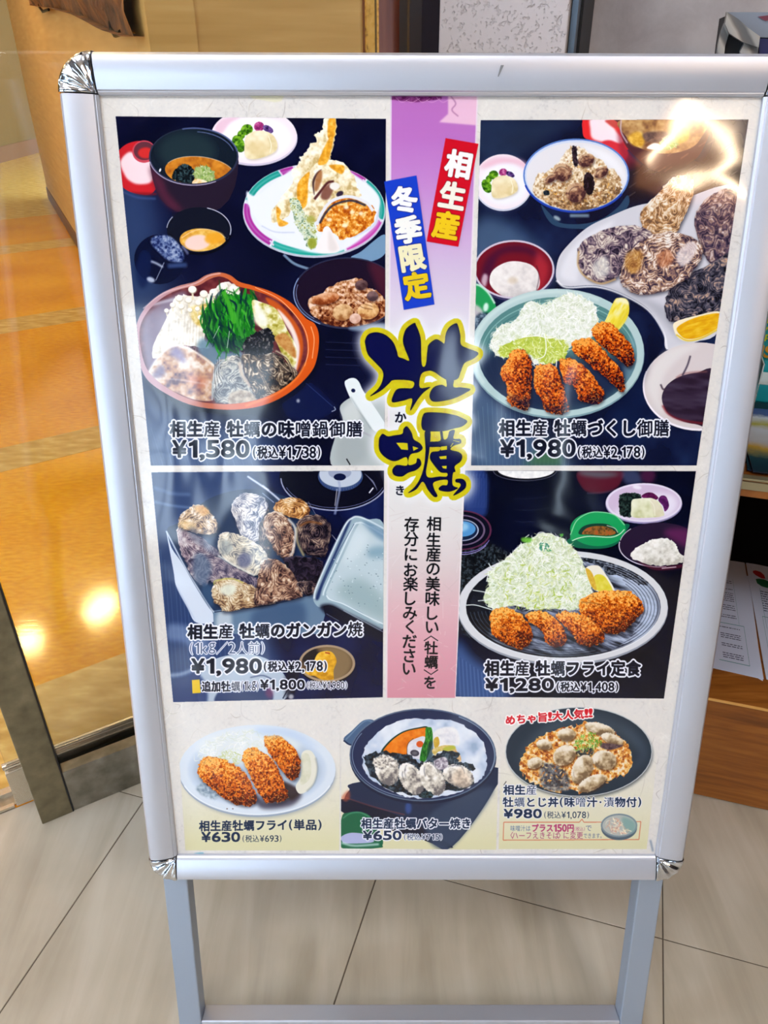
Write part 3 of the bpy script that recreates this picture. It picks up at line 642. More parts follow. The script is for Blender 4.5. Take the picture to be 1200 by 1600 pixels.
    L(H(770, 180, 820, 300, 860, 440), 7, (64, 166, 40), .9, .6, clip=cl); L(H(900, 280, 880, 420, 930, 560), 5, (56, 156, 44), .8, .6, clip=cl); L(H(820, 500, 800, 640), 1, (220, 236, 220), .8, clip=cl); L(H(690, 560, 740, 460), 1, (206, 226, 206), .8, clip=cl)
    NP = [(150, 140, 40), (206, 196, 110), (232, 228, 190), (244, 242, 226)]
    N(H(1000, 260, 1080, 270, 1200, 330, 1290, 500, 1360, 640, 1340, 800, 1250, 700, 1180, 560, 1080, 480, 1030, 420), NP, 9, 1.5, clip=cl, shade=.2); P(H(1030, 300, 1090, 330, 1130, 430, 1090, 470, 1020, 420), (244, 244, 234), .9, 2, clip=cl)
    N(G(150, 560, 240, 520, 310, 630, 320, 720, 240, 660), [(170, 100, 40), (206, 156, 90)], 6, 1.2, clip=cl, soft=1)
    N(H(960, 560, 1080, 490, 1140, 480, 1180, 560, 1150, 720, 1080, 780, 960, 740, 920, 660), [(3, 3, 10), (12, 12, 20), (34, 34, 44), (120, 116, 112)], 3, 1.6, clip=cl, rag=1)
    shell(H(920, 700, 1060, 700, 1180, 680, 1290, 760, 1360, 840, 1300, 980, 1180, 1060, 1060, 1060, 1000, 960), [(10, 8, 12), (34, 26, 26), (80, 64, 52), (140, 120, 98), (216, 200, 176)], 6, 52, clip=cl)
    for q in (H(1170, 700, 1240, 780, 1300, 830), H(1190, 660, 1280, 720, 1330, 830), H(1080, 860, 1140, 980, 1200, 1010)): L(q, 3.4, (196, 176, 150), .9, 1, clip=cl); L([(x+1, y+2) for x, y in q], 1.2, (40, 26, 24), .8, clip=cl)
    # spoon, white bowl
    P(G(630, 1600, 640, 1350, 700, 1230, 676, 1130, 700, 1080, 780, 1030, 900, 1000, 1090, 960, 1090, 1600), (176, 186, 188)); P(G(700, 1130, 800, 1060, 840, 1200, 760, 1260, 700, 1200), (206, 212, 212), .8, 3); P(G(650, 1400, 760, 1330, 900, 1400, 860, 1560, 680, 1600), (156, 164, 166), .7, 6)
    P(G(716, 930, 740, 890, 790, 880, 830, 910, 870, 990, 1000, 1180, 1060, 1300, 960, 1310, 860, 1180, 780, 1080), (226, 234, 236)); L(G(760, 1030, 850, 1170, 930, 1290), 2, (140, 152, 156), .7, 1); E(552, 610, 3.3, 3, (14, 22, 60), 20)
    L(G(730, 1530, 760, 1580), 2, (30, 30, 34)); L(G(850, 1310, 930, 1350), 2.4, (150, 140, 160), .6, 1)
    clip_to(None)

def pickles(x, y, k, daik=True, dark=False):
    """small pile: greens, violet pickle, block of radish; x, y is the middle of the greens"""
    GR = [(30, 70, 16), (80, 140, 24), (140, 190, 50)] if not dark else [(10, 24, 16), (30, 50, 30), (60, 80, 50)]
    N(ell(x+6*k, y-2*k, 9.5*k, 8.5*k, -20), GR, 4, 1.6, rag=.25); N(ell(x-7*k, y+20*k, 9*k, 14*k, -25), GR, 4, 1.6, rag=.25); N(ell(x-3*k, y+6*k, 6*k, 7*k), GR, 3, 1.6, rag=.2)
    N(ell(x+25*k, y-7*k, 8*k, 7.5*k, -10), [(120, 30, 90), (176, 60, 130), (206, 120, 170)], 4, 1.4, rag=.2); N(ell(x+39*k, y-3*k, 9*k, 5*k, 30), [(30, 24, 60), (80, 50, 120), (130, 100, 160)], 3, 1.4, rag=.2)
    q = [(x+3*k, y+14*k), (x+9*k, y+4*k), (x+26*k, y-1*k), (x+44*k, y+4*k), (x+53*k, y+18*k), (x+51*k, y+31*k), (x+34*k, y+40*k), (x+14*k, y+44*k), (x+3*k, y+38*k)]
    P([(a+1, b+2) for a, b in q], (180, 168, 150), .6, 1.5); N(q, [(216, 196, 140), (236, 222, 182), (246, 238, 212)], 14*k, 1, shade=.25)
    P([(x+8*k, y+19*k), (x+28*k, y+16*k), (x+40*k, y+22*k), (x+38*k, y+34*k), (x+14*k, y+37*k)], (224, 198, 140), .55, 3); L([(x+40*k, y+8*k), (x+44*k, y+22*k), (x+42*k, y+34*k)], 1.1, (250, 244, 226), .9)

def photo_feast():
    clip_to('p2')
    N([(720, 170), (1190, 170), (1190, 740), (720, 740)], [(5, 9, 32), (10, 17, 48), (24, 38, 76)], 50, 1.1, 3, smooth=False)
    P([(735, 360), (800, 350), (870, 440), (760, 460), (735, 740), (900, 740), (820, 660), (745, 560)], (86, 116, 150), .7, 12); P([(745, 188), (900, 188), (860, 215), (790, 260), (745, 250)], (44, 60, 88), .6, 10)
    for k in range(46): L([(736+k*3.6, 610+(k*37 % 40)), (744+k*3.2, 727)], 1, (150, 176, 190) if k % 2 else (50, 80, 120), .22)
    P([(830, 715), (855, 690), (880, 727), (820, 727)], (60, 120, 40), .5, 6); P([(960, 500), (1010, 560), (1000, 700), (950, 660)], (14, 30, 70), .6, 10)
    A = Q(740, 140, 5.333); B = Q(940, 140, 5); G = Q(730, 420, 5.16); H = Q(930, 420, 5.16)
    # pickles plate
    E(785, 290, 46, 42, (60, 70, 110), a=.5, soft=3); E(786, 286, 46, 44, (204, 206, 224)); E(786, 284, 45, 43, (240, 230, 238)); P([(748, 262), (775, 246), (815, 250), (828, 266), (800, 256), (765, 262)], (232, 176, 200), .7, 3); E(788, 288, 36, 32, (240, 240, 250), soft=3)
    pickles(766, 275, .8)
    # red lid and noodle soup bowl
    P(A(905, 330, 905, 270, 940, 235, 1300, 235, 1340, 470, 1173, 500, 1000, 430, 920, 400), (226, 40, 44)); P(A(975, 235, 1110, 235, 1173, 330, 1240, 440, 1100, 440, 990, 410, 970, 330), (244, 226, 236), 1, 1.5)
    P(B(30, 240, 150, 235, 150, 280, 100, 300, 50, 270), (190, 50, 60), 1, 1); P(B(0, 415, 80, 400, 200, 480, 170, 560, 60, 480), (214, 46, 60), 1, 1)
    P(B(130, 270, 180, 430, 300, 560, 420, 640, 620, 620, 780, 480, 800, 230, 150, 230), (70, 30, 44)); P(B(130, 300, 200, 470, 300, 600, 200, 620, 140, 480), (150, 30, 54), .8, 3)
    N(B(160, 235, 780, 235, 760, 400, 640, 480, 460, 500, 280, 450, 190, 370), [(110, 70, 50), (176, 130, 80), (222, 186, 130)], 12, 1.1)
    N(B(200, 380, 270, 330, 330, 360, 320, 440, 250, 440), [(206, 150, 40), (240, 196, 90)], 5, 1.3, soft=1.5); N(B(330, 340, 500, 330, 520, 380, 430, 420, 340, 400), [(80, 60, 60), (130, 100, 90)], 5, 1.4, soft=1.5)
    shreds(B(450, 420, 520, 360, 600, 380, 590, 440, 500, 470), 40, [(130, 170, 70), (176, 200, 110), (220, 226, 180)], 3, 8, 1.6, base=[(130, 160, 80), (180, 200, 120)]); P(B(350, 460, 400, 420, 450, 430, 440, 470), (250, 244, 240), 1, .6); N(B(560, 330, 660, 300, 680, 380, 600, 420), [(190, 150, 40), (220, 190, 90)], 5, 1.2, soft=1.5)
    L(B(150, 240, 150, 330, 200, 420), 2.2, (206, 190, 206), .8, .5)
    P(B(230, 560, 420, 640, 520, 600, 700, 560, 900, 470, 1140, 470, 1100, 900, 700, 900, 640, 700, 420, 740, 340, 880, 200, 900, 200, 640), (26, 20, 30), .85, 8)
    for k in range(60):
        r = np.random.default_rng(k+5); x = r.uniform(980, 1150); y = r.uniform(225, 320); L([(x, y), (x+12, y-8)], 1, [(200, 150, 110), (120, 80, 60), (230, 190, 150)][k % 3], .3, .4)  # brown streaks of the lamp's glare, painted into the print
    # rice bowl
    P(A(560, 960, 640, 1040, 720, 1110, 900, 1120, 1060, 1080, 1200, 980, 1280, 880, 1280, 980, 1100, 1140, 850, 1160, 650, 1120), (40, 66, 96)); L(A(800, 1050, 960, 1050), 5, (150, 176, 190), .7, 1.2); E(870, 341, 6, 3, (176, 200, 206), 30, .8, 1)
    E(900, 275, 82.5, 57, (70, 110, 190)); E(900, 274, 80.5, 55, (206, 216, 236)); E(900, 275, 78, 52.5, (226, 224, 230)); P(A(900, 470, 1100, 520, 1230, 640, 1260, 780, 1200, 700, 1000, 540), (240, 240, 246), .8, 3)
    cl = raster([ell(900, 276, 78, 53)])
    RC = [(110, 80, 54), (170, 130, 88), (206, 176, 136), (230, 212, 184), (246, 238, 224)]
    N(A(500, 850, 530, 700, 600, 690, 700, 620, 800, 490, 880, 480, 1000, 550, 1120, 640, 1200, 700, 1230, 800, 1200, 880, 1080, 970, 900, 1010, 700, 990, 560, 920), RC, 3.4, 1.25, clip=cl, rag=1.2, shade=.35)
    shreds(A(560, 800, 700, 620, 1000, 600, 1200, 760, 1080, 950, 700, 980), 260, [(240, 232, 214), (222, 196, 150), (196, 146, 80), (150, 90, 50), (236, 180, 90)], 2.5, 5.5, 2, clip=cl, seed=9)
    OT = [(66, 36, 40), (120, 80, 66), (170, 126, 96), (206, 170, 136)]
    for x, y, rx, ry, rot in ((735, 690, 15, 14, 10), (850, 860, 16, 15, -30), (935, 590, 13, 10, -20), (640, 740, 12, 6, -30), (1060, 690, 12, 8, -30)):
        cx, cy = 740+x/5.333, 140+y/5.333; E(cx+1.5, cy+2.5, rx, ry, (60, 34, 30), rot, .55, 1.2, clip=cl); N(ell(cx, cy, rx, ry, rot), OT, 6, 1.5, shade=.5, clip=cl, rag=.5); L(ell(cx, cy, rx*.7, ry*.6, rot, 180, 320, 10), 1.2, (60, 36, 40), .6, smooth=False)
    N(A(920, 720, 960, 690, 1000, 740, 1000, 840, 960, 880, 920, 830), [(14, 8, 14), (50, 34, 44)], 4, 1.5, clip=cl, rag=.6); N(A(820, 480, 855, 480, 860, 540, 870, 620, 840, 640, 820, 560), [(20, 14, 24), (70, 50, 60)], 3, 1.5, clip=cl, rag=.5); N(A(580, 850, 620, 840, 630, 875, 590, 880), [(10, 20, 30), (40, 50, 60)], 2, clip=cl)
    ring(900, 275, 82, 56.5, 2.6, (30, 60, 170), 30, 165); ring(900, 274, 82, 56.5, 1.6, (90, 130, 206), 165, 390)
    # plate of shells
    P([(869, 436), (872, 405), (888, 382), (918, 355), (955, 337), (1000, 320), (1060, 312), (1160, 300), (1130, 500), (1085, 535), (1042, 546), (1036, 517), (1012, 482), (969, 457), (930, 446), (885, 447)], (206, 206, 216)); P([(875, 430), (890, 392), (920, 365), (960, 345), (930, 380), (905, 420), (900, 440)], (228, 228, 236), .8, 3)
    L([(869, 438), (885, 449), (930, 448), (969, 459), (1012, 484), (1036, 519), (1042, 546)], 3, (236, 236, 242), .9, .5); P([(940, 447), (1000, 462), (1055, 490), (1085, 520), (1060, 530), (1010, 478)], (150, 152, 166), .5, 4)
    TN = [(60, 40, 40), (120, 84, 60), (176, 136, 96), (222, 190, 150), (244, 226, 204)]
    PU = [(30, 24, 40), (76, 62, 84), (124, 104, 118), (176, 156, 150), (226, 216, 206)]
    shell([(1085, 345), (1095, 320), (1120, 300), (1150, 298), (1150, 350), (1140, 400), (1120, 420), (1098, 395)], [(40, 34, 56), (90, 70, 90), (150, 120, 110), (206, 190, 190)], 7, 5)
    shell([(1000, 345), (1005, 325), (1030, 300), (1048, 279), (1070, 273), (1083, 280), (1080, 312), (1064, 348), (1052, 368), (1020, 374)], [(110, 80, 60), (190, 140, 90), (226, 206, 180), (240, 232, 220)], 6, 2, dk=(120, 80, 60))
    shell([(902, 400), (910, 378), (943, 359), (985, 352), (1018, 364), (1008, 385), (985, 400), (965, 432), (940, 441), (914, 432)], PU, 8, 3)
    L([(904, 392), (903, 415), (914, 432), (938, 443), (962, 436)], 3, (196, 160, 110), .8, .6); P([(925, 415), (945, 400), (952, 425), (935, 435)], (226, 226, 220), .7, 3)
    shell([(1040, 470), (1052, 440), (1085, 425), (1130, 400), (1150, 392), (1150, 490), (1100, 492), (1060, 502), (1042, 497)], [(16, 16, 26), (50, 50, 66), (96, 90, 104), (196, 160, 136)], 9, 6)
    shell([(968, 430), (985, 393), (1010, 372), (1042, 362), (1078, 370), (1098, 385), (1092, 410), (1072, 436), (1040, 454), (1000, 460), (975, 449)], [(46, 36, 56), (110, 84, 90), (180, 140, 110), (224, 206, 196), (240, 234, 230)], 9, 4)
    N(B(190, 1290, 250, 1250, 320, 1280, 300, 1400, 240, 1440, 180, 1380), [(150, 90, 30), (206, 150, 60)], 4, 1.3, soft=2, a=.7); N(B(430, 1290, 520, 1250, 560, 1340, 460, 1390), [(170, 90, 50), (214, 150, 110)], 4, 1.2, soft=2, a=.7)
    N(B(580, 1290, 680, 1190, 740, 1220, 700, 1330, 620, 1380), [(206, 190, 196), (240, 232, 230)], 5, 1.2, soft=1.5, a=.8)
    P(H(625, 460, 660, 420, 800, 380, 1000, 345, 1000, 470, 860, 560, 740, 585, 660, 550), (244, 232, 200)); N(H(660, 470, 800, 395, 1000, 360, 1000, 460, 860, 545, 740, 565, 680, 530), [(216, 146, 20), (230, 176, 24), (240, 200, 60)], 8, 1, ang=-15)
    L(H(650, 530, 740, 578, 860, 555, 1000, 480), 2.4, (222, 186, 40), .9, .5)
    # sauce bowl
    E(1092, 604, 88, 69, (226, 218, 226)); E(1092, 602, 86, 67, (212, 202, 204)); P(H(420, 930, 480, 760, 620, 640, 850, 610, 700, 700, 560, 850, 520, 1050, 560, 1180, 470, 1080), (226, 222, 222), .8, 4)
    N(H(535, 1050, 560, 960, 620, 900, 700, 860, 820, 835, 960, 830, 960, 1250, 800, 1250, 680, 1220, 580, 1160), [(28, 14, 30), (50, 36, 56), (70, 60, 84)], 20, 1, 2, ang=5); L(H(540, 1100, 590, 1170, 700, 1220, 900, 1250), 3, (130, 30, 40), .8, 1); L(H(650, 880, 700, 850, 780, 835, 900, 828), 2.4, (150, 90, 90), .7, 1)
    L(H(765, 700, 740, 780, 700, 860), 2.6, (60, 50, 70), .9, .5); L(H(525, 930, 545, 970, 570, 965), 2.6, (60, 46, 60), .9, .5); ring(1092, 603, 87, 68, 2.4, (242, 236, 244), 85, 200)
    # maroon bowl, green bowl
    E(804, 424, 63, 47, (54, 50, 90)); E(803, 421, 63, 46, (206, 196, 214)); E(803, 421, 60, 43, (112, 18, 34)); cl = raster([ell(803, 421, 60, 43)])
    P([(750, 440), (760, 405), (790, 385), (830, 388), (850, 410), (820, 395), (780, 400), (765, 440)], (60, 14, 50), .8, 4, clip=cl); P([(838, 395), (856, 415), (850, 445), (835, 455)], (196, 50, 60), .6, 4, clip=cl)
    N([(766, 445), (768, 425), (785, 412), (805, 408), (830, 414), (842, 430), (840, 452), (815, 466), (785, 462)], [(206, 200, 200), (230, 224, 222), (242, 238, 236)], 9, 1, clip=cl, shade=.3); E(801, 438, 8, 5, (206, 186, 160), a=.6, soft=2); L([(838, 415), (842, 432), (838, 455)], 1.4, (60, 24, 40), .7, .4); P([(752, 440), (756, 428), (762, 432), (758, 448)], (230, 206, 220), .8, 1.5, clip=cl)
    P(G(30, 120, 90, 125, 160, 180, 220, 270, 235, 350, 180, 380, 30, 300), (34, 152, 84)); L(G(40, 125, 100, 135, 170, 195, 222, 280), 3, (206, 236, 222), .9, .6); E(759, 480, 4, 7, (226, 246, 240), 10, .9, 1); P(G(30, 290, 90, 300, 130, 360, 60, 400, 30, 390), (206, 196, 200), .9, 1.5)
    N([(738, 500), (755, 488), (772, 495), (778, 520), (768, 548), (745, 560), (735, 530)], [(30, 44, 60), (70, 90, 110), (130, 150, 166)], 4, 1.6, soft=2)
    # bowl of fried oysters
    E(874, 558, 138, 102, (10, 16, 44), a=.5, soft=6); E(870, 553, 136.5, 101, (124, 156, 166)); E(870, 551, 136, 100, (178, 204, 206)); ring(870, 551, 131, 95, 5, (206, 224, 222), 150, 300, 0, .7, 1.5); E(871, 553, 124, 89, (84, 132, 132)); cl = raster([ell(871, 553, 124, 89)])
    for k in range(5): ring(872, 556+k, 120-k*6, 84-k*5, 1.4, (60, 110, 112) if k % 2 else (150, 196, 192), 160, 350, 0, .7, clip=cl)
    P([(750, 560), (760, 610), (820, 640), (900, 640), (960, 615), (990, 560), (900, 560), (820, 540)], (22, 32, 66), .92, 8, clip=cl); P([(990, 520), (998, 560), (980, 610), (975, 560)], (120, 160, 176), .6, 4, clip=cl)
    CB = [(236, 240, 232), (250, 252, 248), (222, 230, 214), (206, 218, 180), (244, 246, 240), (255, 255, 255)]
    heap = G(190, 650, 200, 560, 240, 480, 300, 440, 390, 420, 440, 320, 510, 265, 620, 290, 700, 250, 800, 205, 900, 215, 960, 240, 1030, 300, 1050, 400, 1050, 480, 980, 560, 850, 620, 720, 730, 560, 770, 460, 660, 290, 710)
    shreds(heap, 1000, CB, 7, 20, 1.15, base=[(196, 208, 176), (226, 232, 220), (242, 244, 240)], seed=4)
    shreds(G(260, 640, 440, 560, 560, 540, 800, 600, 780, 720, 640, 760, 470, 680, 300, 710), 260, [(190, 204, 70), (166, 190, 60), (222, 230, 150), (240, 244, 214), (206, 216, 110)], 6, 16, 1.6, base=[(160, 180, 50), (196, 210, 90)], seed=6)
    for q in (G(620, 520, 635, 620, 620, 700, 560, 730), G(440, 550, 560, 540, 660, 560, 720, 540), G(1010, 470, 980, 550), G(720, 730, 715, 800)): L(q, 1.6, (246, 248, 244), .95)
    N(H(10, 470, 70, 430, 150, 260, 190, 235, 250, 245, 272, 300, 262, 380, 200, 480, 150, 500, 60, 490), [(226, 200, 30), (240, 224, 90), (240, 236, 190)], 9, 1, ang=-60); P(H(150, 270, 190, 235, 250, 245, 268, 290, 200, 270), (244, 240, 206), .9, 1.5); P(H(190, 400, 262, 330, 240, 420, 180, 490, 150, 490), (216, 190, 30), .6, 2)
    for q in ([(925, 512), (938, 503), (955, 506), (975, 525), (988, 545), (991, 562), (982, 574), (965, 560), (945, 545), (930, 530)],
              G(845, 590, 900, 570, 980, 560, 1060, 610, 1135, 700, 1230, 800, 1265, 900, 1250, 1000, 1160, 920, 1050, 830, 930, 730, 860, 680),
              G(740, 740, 790, 725, 870, 730, 960, 800, 1040, 900, 1100, 990, 1090, 1060, 1010, 1090, 900, 1050, 870, 960, 780, 910),
              G(545, 800, 610, 770, 700, 780, 750, 880, 790, 1000, 820, 1110, 790, 1165, 700, 1165, 630, 1140, 590, 1040, 545, 960),
              G(270, 820, 320, 740, 360, 665, 420, 645, 480, 670, 515, 770, 520, 900, 510, 1060, 480, 1140, 400, 1120, 320, 1070, 320, 960, 280, 880)):
        cutlet(q, FRYD)
    P(G(300, 1010, 520, 1060, 600, 1100, 820, 1130, 1100, 1040, 1100, 1120, 800, 1180, 500, 1160), (20, 30, 66), .35, 4, clip=cl)
    clip_to(None)

def photo_grill():
    clip_to('p3')
    N([(225, 728), (610, 728), (610, 1105), (225, 1105)], [(5, 9, 38), (10, 17, 58), (22, 34, 84)], 50, 1, smooth=False)
    P([(225, 728), (380, 728), (400, 780), (300, 830), (330, 960), (420, 990), (420, 1100), (225, 1105)], (38, 60, 106), .95, 10)
    D = Q(230, 720, 6.316); F = Q(410, 720, 6); K = Q(250, 950, 3.333)
    for k in range(40): L([(248+k*3.2, 850+k % 7*8), (262+k*3.2, 1060)], .9, (96, 126, 176) if k % 2 else (30, 50, 104), .3)
    for k in range(22): L([(240+k*3, 738), (243+k*3, 815)], .7, (30, 50, 96), .3)
    L(D(60, 260, 250, 320, 430, 330), 4, (120, 146, 190), .5, 2); L(D(70, 400, 250, 440, 430, 460), 3, (150, 176, 214), .5, 1.5)  # bright bands of window glare, painted into the print
    # burner
    E(523, 745, 86, 53, (8, 9, 26)); ring(523, 745, 84, 52, 2, (150, 156, 190), 10, 178); ring(523, 745, 80, 48, 1, (90, 96, 140), 20, 160)
    E(532, 744, 35, 23, (60, 80, 120)); E(532, 741, 33, 20, (186, 196, 212)); E(531, 738, 18, 10, (150, 160, 186)); E(531, 745, 9.5, 5.5, (12, 20, 56))
    for k in range(22): p = ell(532, 743.5, 33, 20, 0, 10+k*7.5, 11+k*7.5, 2)[0]; L([p, (p[0], p[1]+4)], 1.1, (30, 50, 110))
    L(F(715, 180, 725, 260, 700, 400, 680, 500), 3.6, (150, 160, 196), .7, .6); L(F(700, 260, 680, 420), 1.2, (240, 240, 250), .7)
    for k in range(7): L(F(960+k*14, 120+k*12, 1040+k*6, 190+k*14), 1, (140, 146, 180), .5)
    L(F(1000, 300, 1040, 250), 2, (226, 226, 240)); L(F(430, 380, 500, 500), 1, (160, 160, 180), .6); L(F(650, 690, 700, 750), 1, (220, 220, 230), .7)
    # tin
    P([(262, 826), (281, 815), (335, 775), (410, 765), (490, 800), (500, 850), (500, 905), (480, 930), (335, 957), (325, 948), (273, 851)], (26, 44, 78)); P(D(190, 690, 240, 850, 340, 1000, 480, 1240, 600, 1430, 650, 1500, 650, 1590, 480, 1590, 400, 1450, 290, 1240, 260, 1080), (206, 216, 232))
    P(D(400, 1450, 290, 1240, 330, 1300, 480, 1579), (150, 166, 196), .8, 1); P([(333, 954), (420, 944), (500, 925), (508, 960), (500, 990), (335, 990)], (96, 122, 150), smooth=False); P([(340, 958), (360, 956), (360, 985), (340, 985)], (200, 210, 220), .8, 3); P([(400, 952), (470, 940), (470, 985), (400, 985)], (40, 66, 104), .6, 5)
    L(D(190, 690, 350, 1000, 480, 1220, 620, 1440, 660, 1490), 2, (230, 238, 248), .9, .4); L([(335, 956), (420, 945), (500, 925)], 1.2, (20, 30, 60)); L(F(0, 230, 110, 320, 200, 400), 3, (216, 222, 240), .9, .5); L(F(0, 300, 110, 390), 1.4, (170, 180, 206), .8); L(D(990, 150, 1200, 290), 3, (220, 226, 240), .9, .5)
    WH = [(60, 66, 96), (130, 130, 150), (190, 186, 190), (226, 220, 216), (242, 240, 238)]
    TN = [(80, 66, 70), (150, 126, 110), (204, 170, 130), (226, 204, 176), (238, 232, 226)]
    DK = [(10, 8, 18), (34, 26, 38), (70, 54, 60), (120, 96, 86), (180, 156, 136)]
    BR = [(40, 24, 26), (96, 64, 56), (150, 110, 90), (196, 160, 130), (226, 208, 186)]
    shell(D(1100, 600, 1200, 480, 1200, 1000, 1120, 900), DK, 4, 30)
    shell(D(830, 470, 870, 370, 960, 320, 1100, 335, 1190, 420, 1150, 560, 1100, 640, 1100, 790, 950, 760, 880, 620), WH, 9, 11)
    shell(F(100, 440, 180, 355, 300, 345, 420, 400, 440, 500, 330, 540, 180, 500), [(90, 50, 30), (176, 116, 56), (226, 176, 110), (240, 226, 206)], 6, 12)
    shell(F(10, 540, 80, 480, 190, 490, 270, 590, 300, 700, 300, 860, 230, 920, 130, 860, 40, 700), BR, 8, 13, dk=(10, 10, 24))
    shell(F(320, 620, 370, 530, 480, 505, 600, 540, 645, 650, 620, 800, 580, 900, 440, 890, 370, 830), DK, 10, 14, dk=(8, 6, 14), hl=(170, 156, 160))
    L(F(350, 610, 440, 570, 560, 590), 3, (150, 90, 40), .8, 1); L(F(320, 620, 330, 760, 390, 890), 3, (196, 170, 110), .8, .8); L(F(240, 540, 310, 640, 290, 830, 260, 890), 3.4, (220, 216, 210), .9, .8)
    shell(F(200, 920, 350, 890, 560, 940, 540, 1100, 480, 1220, 370, 1200, 280, 1060), [(6, 4, 14), (26, 20, 34), (56, 44, 60)], 6, 15, hl=(110, 100, 120))
    shell(D(290, 680, 340, 660, 500, 740, 650, 840, 720, 930, 600, 940, 470, 930, 430, 1000, 370, 970, 320, 850), [(60, 50, 70), (120, 100, 116), (176, 156, 160), (214, 204, 204)], 7, 16)
    shell(D(310, 600, 350, 510, 440, 450, 520, 430, 610, 490, 680, 580, 700, 660, 650, 720, 520, 720, 420, 690, 320, 660), TN, 7, 17)
    N(D(480, 450, 560, 440, 620, 510, 560, 540, 490, 500), [(196, 130, 60), (226, 176, 90)], 4, 1.2, soft=2, a=.8); N(D(320, 600, 400, 590, 480, 640, 420, 670, 330, 650), [(222, 176, 110), (240, 214, 166)], 4, 1, soft=2, a=.7)
    P(D(430, 640, 560, 740, 700, 860, 740, 940, 640, 930, 560, 860, 430, 760), (96, 106, 130), .55, 3)
    shell(D(700, 800, 720, 720, 800, 700, 920, 730, 1060, 800, 1180, 920, 1180, 1050, 1060, 1130, 900, 1060, 780, 980, 710, 900), [(110, 112, 120), (176, 170, 160), (222, 210, 186), (238, 234, 222)], 9, 18, dk=(90, 84, 90))
    E(382, 875, 11, 12, (92, 96, 130), 20, .8, 2); L(D(700, 930, 860, 1030, 1060, 1130), 3, (236, 234, 226), .9, .8); P(D(730, 790, 820, 790, 850, 860, 780, 930, 730, 900), (130, 140, 146), .6, 2.5)
    shell(D(400, 990, 480, 920, 620, 920, 800, 1010, 1050, 1140, 1150, 1260, 900, 1330, 700, 1240, 620, 1180, 560, 1240, 430, 1120), [(50, 44, 70), (96, 88, 110), (140, 124, 136), (190, 176, 176)], 8, 19)
    P(D(470, 930, 560, 920, 640, 1060, 560, 1230, 460, 1160), (90, 112, 140), .7, 3); P(D(560, 1200, 650, 1260, 650, 1440, 600, 1400, 540, 1300), (50, 80, 116), .8, 2)
    shell(D(650, 1230, 760, 1160, 900, 1180, 1100, 1260, 1240, 1340, 1260, 1400, 1000, 1450, 760, 1490, 720, 1440, 650, 1370), [(96, 66, 50), (176, 140, 100), (216, 196, 160), (238, 230, 214)], 9, 20)
    E(357, 921, 13, 9, (226, 230, 214), -5, .9, 2); L(D(660, 1220, 680, 1180, 830, 1160, 950, 1200), 2.4, (196, 186, 90), .8, .7)
    shell(F(0, 960, 60, 915, 160, 930, 270, 1030, 340, 1140, 385, 1250, 310, 1290, 120, 1320, -60, 1350, -60, 1200, -30, 1040), BR, 10, 21)
    shell(F(330, 1150, 430, 1120, 520, 1170, 500, 1230, 400, 1250), DK, 3, 22)
    # lid
    P(F(480, 1270, 520, 1140, 640, 880, 760, 620, 830, 540, 900, 520, 980, 545, 1150, 640, 1150, 1520, 960, 1520, 800, 1430, 640, 1350, 540, 1370, 490, 1330), (150, 174, 188)); P(F(600, 1250, 620, 1180, 800, 800, 900, 600, 950, 600, 1150, 720, 1150, 1490, 900, 1400, 700, 1310, 620, 1300), (186, 204, 212)); P(F(500, 1280, 560, 1120, 720, 760, 790, 600, 830, 560, 700, 860, 580, 1130, 530, 1290), (16, 30, 80), .9, 1)
    L(F(485, 1290, 500, 1200, 620, 920, 770, 610, 840, 535, 900, 522, 1000, 560, 1150, 640), 2.6, (222, 234, 240), .95, .5); L(F(570, 1260, 590, 1190, 720, 900, 850, 620, 900, 580, 960, 590, 1150, 700), 2, (232, 242, 246), .9, .6); L(F(550, 1200, 700, 880, 860, 590), 1, (40, 60, 100), .8)
    P(F(950, 560, 1150, 660, 1150, 760, 1000, 650), (70, 110, 150), .6, 3); P(F(1000, 820, 1150, 800, 1150, 900, 1000, 900), (100, 140, 166), .6, 4); P(F(860, 640, 1000, 720, 880, 900, 760, 960), (214, 226, 232), .7, 6); P(F(700, 1250, 900, 1100, 1150, 1300, 1150, 1500), (130, 156, 160), .6, 8)
    r = np.random.default_rng(3)
    for k in range(70): E(r.uniform(515, 598), r.uniform(850, 950), r.uniform(.4, 1.4), r.uniform(.3, .8), (60, 80, 100) if k % 3 else (236, 244, 248), 20, .7)
    L(F(600, 1260, 640, 1300, 760, 1340, 970, 1450, 1140, 1530), 1.6, (226, 236, 240), .9); P(F(540, 1370, 640, 1340, 800, 1420, 1150, 1600, 1150, 1700, 700, 1500), (14, 16, 34), .9, 2); L(F(760, 1400, 1130, 1600), .9, (190, 200, 216), .7); L(F(600, 1430, 720, 1500), .8, (150, 160, 180), .6)
    # lower bowls
    P(K(60, 80, 230, 130, 260, 250, 200, 250, 130, 180, 40, 160), (150, 170, 206), .5, 4); P(K(200, 400, 240, 300, 330, 250, 480, 240, 600, 290, 680, 400, 680, 440, 640, 480, 560, 520, 240, 520), (176, 190, 208)); P(K(300, 440, 360, 400, 500, 390, 580, 430, 580, 490, 500, 500, 300, 500), (40, 56, 100), .95, 1)
    L(K(470, 360, 540, 350, 600, 380), 2, (60, 70, 110), .8, .6); P(K(560, 410, 590, 430, 580, 470, 550, 450), (130, 60, 100), .6, 2); P(K(60, 380, 210, 350, 240, 500, 70, 500), (30, 50, 104), .9, 2); L(K(40, 350, 120, 340, 210, 300), 5, (200, 212, 232), .6, 2); L(K(640, 470, 690, 380, 720, 350), 2, (30, 36, 60), .9)
